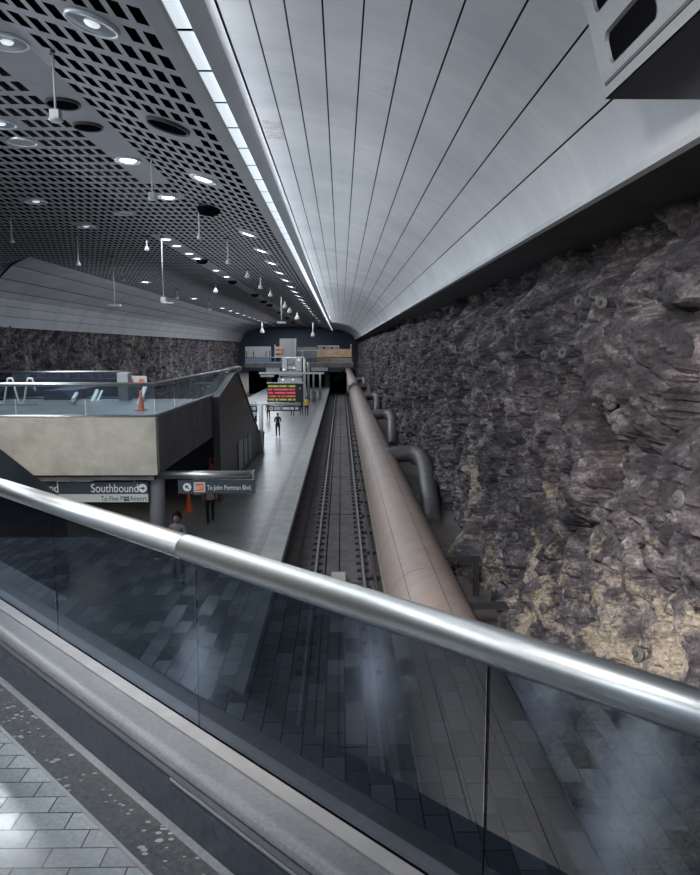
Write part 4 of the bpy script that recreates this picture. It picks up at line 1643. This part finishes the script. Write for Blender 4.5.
# pendants: (u, v_top, v_bottom, kind)
PEND = [(52.5, 50, 122, 'box', 'thick pale pendant hanging at upper left'), (151, 156, 200, 'box', 'pendant right of centre of the near plain band'), (10.5, 216, 243, 'bulb', 'pendant at the left picture edge'),
        (77, 235, 266, 'bulb', 'pendant above the left vault'), (112.5, 256, 306, 'tee', 'pale T shaped pendant in front of the left vault'), (161.5, 236, 303, 'boxdisc', 'long dark rod pendant with white box and disc'),
        (146.5, 236, 251, 'bulb', 'short pendant left of the plain far band'), (198.5, 208, 239, 'bulb', 'pendant beside the large black bowl'), (227.5, 238, 264, 'bulb', 'pendant right of the white light row'),
        (215.5, 283, 293, 'bulb', 'tiny pendant below the second black bowl'), (260.5, 276, 289, 'bulb', 'pendant left of the right light row'), (270.5, 289, 297, 'bulb', 'small pendant right of the third black bowl'),
        (176.5, 289, 299, 'bulb', 'small pendant just above the left vault'), (209, 300, 310, 'bulb', 'small pendant above the left light row'), (122, 265, 281, 'bulb', 'pendant between the T shaped and boxed ones'),
        (247.2, 270, 278, 'bulb', 'round pendant in the middle of the far ceiling'), (281.3, 296, 323, 'tee', 'long pale pendant near the far end'), (284.8, 301, 308.5, 'bulb', 'tiny pendant right of the long far one'),
        (289.5, 308, 313, 'bulb', 'tiny pendant close to the far end wall, left one'), (297, 312, 320, 'bulb', 'tiny pendant close to the far end wall, middle one'), (313, 325, 337, 'bulb', 'pendant in front of the dark end wall, left one'), (262, 325, 333, 'bulb', 'pendant in front of the left far vault')]
for (u, v0, v1, kind, lab) in PEND:
    z = ZC + 6.05
    P = onz(u, v0, z)
    if P.y > 190 or P.y < 0:
        P = at(u, v0, 170)
    if P.x > -6.3:
        for _ in range(4):
            P = onz(u, v0, ceil_z(P.x))
    if P.y > 170:
        P = at(u, v0, 170)
    Q = at(u, v1, P.y)
    L = P.z - Q.z
    ztop = ceil_z(P.x) - P.z
    e = empty('pendant', 'ceiling ' + lab, 'pendant', P, 'pendants hanging from the slotted ceiling')
    s_ = max(.10, 2.9 * P.y / FPX) if P.y > 25 else .12
    rod = max(.022, 1.3 * P.y / FPX / 2)
    tubeobj('rod', [(0, 0, ztop + .04), (0, 0, -L + s_)], rod, M['sign_white'] if kind != 'boxdisc' else M['steel_dull'], e, 8)
    tubeobj('ceiling_mount', [(0, 0, ztop), (0, 0, ztop - .06)], rod * 2.2, M['dark'], e, 12)
    bm = bmesh.new()
    if kind == 'bulb':
        lathe(bm, [(rod, -L + s_ * 1.8), (s_ * .45, -L + s_ * 1.3), (s_ * .8, -L + s_ * .6), (s_ * .75, -L + .1 * s_), (s_ * .4, -L), (0, -L)], 16)
    elif kind in ('box', 'boxdisc'):
        bx(bm, -s_ * .8, s_ * .8, -s_ * .8, s_ * .8, -L + s_ * .5, -L + s_ * 1.9, 0, s_ * .1)
        lathe(bm, [(s_ * 1.15, -L + s_ * .5), (s_ * 1.2, -L + .3 * s_), (s_ * .9, -L), (0, -L)], 20)
    else:
        w = 8.5 * P.y / FPX if u < 200 else 6 * P.y / FPX
        bx(bm, -w * .7, w * .7, -w * .3, w * .3, -L - s_ * .2, -L + s_ * .5, 0, s_ * .05)
    obj('fixture', bm, mat('fixture_paint', (.45, .47, .47), .45) if 'fixture_paint' not in bpy.data.materials else bpy.data.materials['fixture_paint'], e)
    if kind == 'boxdisc':
        bm = bmesh.new()
        lathe(bm, [(0.0, 0), (s_ * 2.0, 0), (s_ * 2.0, .04), (0, .04)], 20)
        o = obj('disc', bm, M['sign_white'], e)
        o.location = (s_ * 1.4, 0, -L - s_ * .1)

# ================================================================== PEOPLE
def person(u, v, label, top, legs, skin=(.32, .19, .13), hair=(.02, .016, .014), shoes=(.05, .05, .05), h=1.72, face=180, pose='stand', XY=None, vest=None, stride=.0, hs=1.06):
    P = onz(u, v, 0) if XY is None else Vector((XY[0], XY[1], 0))
    e = empty('person', label, 'person', (P.x, P.y, 0), None, math.radians(face))
    k = h / 1.72
    J = dict(pel=(0, 0, .95), w=(0, 0, 1.08), ch=(0, .0, 1.30), sh=(0, -.005, 1.44), nk=(0, 0, 1.50), hb=(0, .015, 1.58), ht=(0, .02, 1.66))
    st_ = stride
    V = [(0, 0, .93), (0, -.01, 1.08), (0, .0, 1.28), (0, 0, 1.42), (0, .005, 1.50)]
    R_ = [.135, .118, .135, .10, .052]
    E_ = [(0, 1), (1, 2), (2, 3), (3, 4)]

    def add(p, r, par):
        V.append(p)
        R_.append(r)
        E_.append((par, len(V) - 1))
        return len(V) - 1
    regions = {}
    for s in (-1, 1):
        a = add((s * .10, 0, .88), .095, 0)
        kn = add((s * .105, s * st_ * .5 + .02, .49), .058, a)
        an = add((s * .11, s * st_ - .03, .09), .04, kn)
        toe = add((s * .12, s * st_ + .10, .035), .035, an)
        sh = add((s * .165, 0, 1.40), .062, 3)
        if pose == 'hold':
            el = add((s * .23, .03, 1.13), .042, sh)
            wr = add((s * .10, .27, 1.16), .030, el)
            add((s * .06, .31, 1.18), .028, wr)
        else:
            el = add((s * .235, -.03, 1.13), .042, sh)
            wr = add((s * .235, .05 + .04 * s, .90), .028, el)
            add((s * .225, .08 + .04 * s, .80), .026, wr)
    me = bpy.data.meshes.new('body')
    me.from_pydata([Vector(p) * k for p in V], E_, [])
    o = bpy.data.objects.new('body', me)
    C.objects.link(o)
    md = o.modifiers.new('s', 'SKIN')
    md.use_smooth_shade = True
    for i, r in enumerate(R_):
        q = me.skin_vertices[0].data[i]
        q.radius = (r * k * (1.12 if i < 4 else 1), r * k * (.8 if i < 4 else 1))
        q.use_root = (i == 0)
    o.modifiers.new('d', 'SUBSURF').levels = 2
    dg = bpy.context.evaluated_depsgraph_get()
    m2 = bpy.data.meshes.new_from_object(o.evaluated_get(dg))
    bpy.data.objects.remove(o)
    m2.name = 'body'
    # head grown into the same mesh
    bm = bmesh.new()
    bm.from_mesh(m2)
    hd = bmesh.ops.create_uvsphere(bm, u_segments=20, v_segments=14, radius=1)['verts']
    for v_ in hd:
        x, y, z = v_.co
        x *= .076 * (1 - .18 * max(0, -z))
        yy = y * .096
        if y > 0 and abs(x) < .018 and -.35 < z < .12:
            yy += .016
        v_.co = Vector((x, yy + .02, z * .118 + 1.605)) * k
    for s in (-1, 1):
        ea = bmesh.ops.create_uvsphere(bm, u_segments=8, v_segments=6, radius=.02 * k)['verts']
        for v_ in ea:
            v_.co = Vector((v_.co.x * .5 + s * .078 * k, v_.co.y + .012 * k, v_.co.z * 1.4 + 1.60 * k))
    mats = [mat('skin', skin, .5), mat('top', top, .8), mat('legs', legs, .8), mat('shoes', shoes, .6)]
    if vest:
        mats.append(mat('vest', vest, .7))
    for f in bm.faces:
        c = f.calc_center_median() / k
        f.smooth = True
        if c.z > 1.47 or (abs(c.x) > .19 and c.z < .87) or (pose == 'hold' and c.y > .24 and c.z > 1):
            f.material_index = 0
        elif c.z > (.88 if vest is None else .95) or abs(c.x) > .2 and c.z > .80:
            f.material_index = 4 if (vest and abs(c.x) < .17) else 1
        elif c.z > .115:
            f.material_index = 2
        else:
            f.material_index = 3
    b = obj('body', bm, None, e, mats=mats)
    bm = bmesh.new()
    hv = bmesh.ops.create_uvsphere(bm, u_segments=18, v_segments=12, radius=1)['verts']
    for v_ in hv:
        v_.co = Vector((v_.co.x * .085, v_.co.y * .100 + .005, v_.co.z * .122 + 1.625)) * k
    bmesh.ops.delete(bm, geom=[v_ for v_ in bm.verts if v_.co.y > .03 * k and v_.co.z < 1.665 * k or v_.co.z < 1.57 * k], context='VERTS')
    bmesh.ops.scale(bm, verts=bm.verts, vec=(hs, hs, hs), space=Matrix.Translation((0, -.01 * k, -1.62 * k)))
    obj('hair', bm, mat('hair', hair, .9, spec=.05), e, smooth=True)
    return e


p = person(210.5, 524, 'walking person in pink top and black trousers below the exit sign', (.42, .25, .24), (.012, .012, .014), face=20, stride=.17, h=1.7)
P = p.location
bg = empty('shoulder_bag', 'white bag at the left side of the person in pink', 'bag', (P.x - .42, P.y - .02, 1.02))
box('pouch', -.13, .13, -.07, .07, 0, .30, M['white'], bg, .03)
tubeobj('strap', [(-.08, 0, .28), (0, 0, .52), (.08, 0, .28)], .012, M['white'], bg, 6)
Pb = at(177, 514, 17.7)
person(0, 0, 'dark haired person in patterned dark top beside round column, seen over the handrail', (.09, .10, .12), (.02, .02, .03), XY=(Pb.x, 17.7), h=Pb.z + .01, face=170, pose='hold', skin=(.14, .08, .06), hs=1.28, hair=(.008, .007, .006))
pc = person(278, 437.5, 'person in black with white shoes walking alone on the platform', (.012, .013, .018), (.012, .013, .018), shoes=(.7, .7, .7), face=185, stride=.06, pose='hold', h=1.66)
person(306.5, 416, 'person in yellow and orange top with dark trousers on the far platform', (.65, .38, .16), (.015, .015, .02), face=190, h=1.72, vest=(.75, .55, .1))
person(301.5, 415, 'person in dark clothes beside the one in yellow', (.05, .035, .04), (.012, .012, .016), face=160, h=1.7)
person(314, 405.5, 'person in grey blue near the right end of platform', (.12, .16, .24), (.10, .11, .14), face=200, h=1.78)
person(292.5, 416, 'person in dark trousers standing behind the gantry signs', (.10, .09, .10), (.012, .012, .02), face=170, h=1.7)
person(256, 423, 'person in dark coat left of the white gantry post', (.03, .02, .025), (.012, .012, .016), face=120, h=1.66)
person(268.5, 420, 'person in dark red top just right of the gantry post', (.22, .03, .04), (.012, .012, .016), face=150, h=1.68)
person(252, 424, 'person in black at the left beside the stair wall', (.015, .015, .02), (.012, .012, .016), face=140, h=1.7)
# dark waste bin at the foot of the stair wall
P = onz(261.5, 452, 0)
wb = empty('waste_bin', 'black waste bin at the foot of the stair wall behind post', 'bin', (P.x - .35, P.y + 2.6, 0))
bm = bmesh.new()
lathe(bm, [(0, 0), (.22, 0), (.25, .8), (.25, .85), (.2, .95), (0, 1.0)], 20)
obj('body', bm, M['black'], wb)
bm = bmesh.new()
lathe(bm, [(.255, .78), (.265, .78), (.265, .84), (.255, .84)], 20)
obj('band', bm, M['dark'], wb)
# orange poster board seen above the exit sign
a, b = at(209, 458, 30.5), at(227, 470, 30.5)
pb = empty('orange_board', 'orange and brown board on the dark wall above the exit sign beam', 'board', (a.x, 30.5, b.z))
box('face', 0, b.x - a.x, 0, .04, 0, a.z - b.z, M['orange'], pb)
box('picture', .08, (b.x - a.x) * .8, -.01, 0, (a.z - b.z) * .5, (a.z - b.z) * .95, mat('brown_print', (.16, .08, .05), .6), pb)
for k in range(2):
    box('post', .05 + k * .5, .1 + k * .5, .02, .06, -b.z, 0, M['dark'], pb)
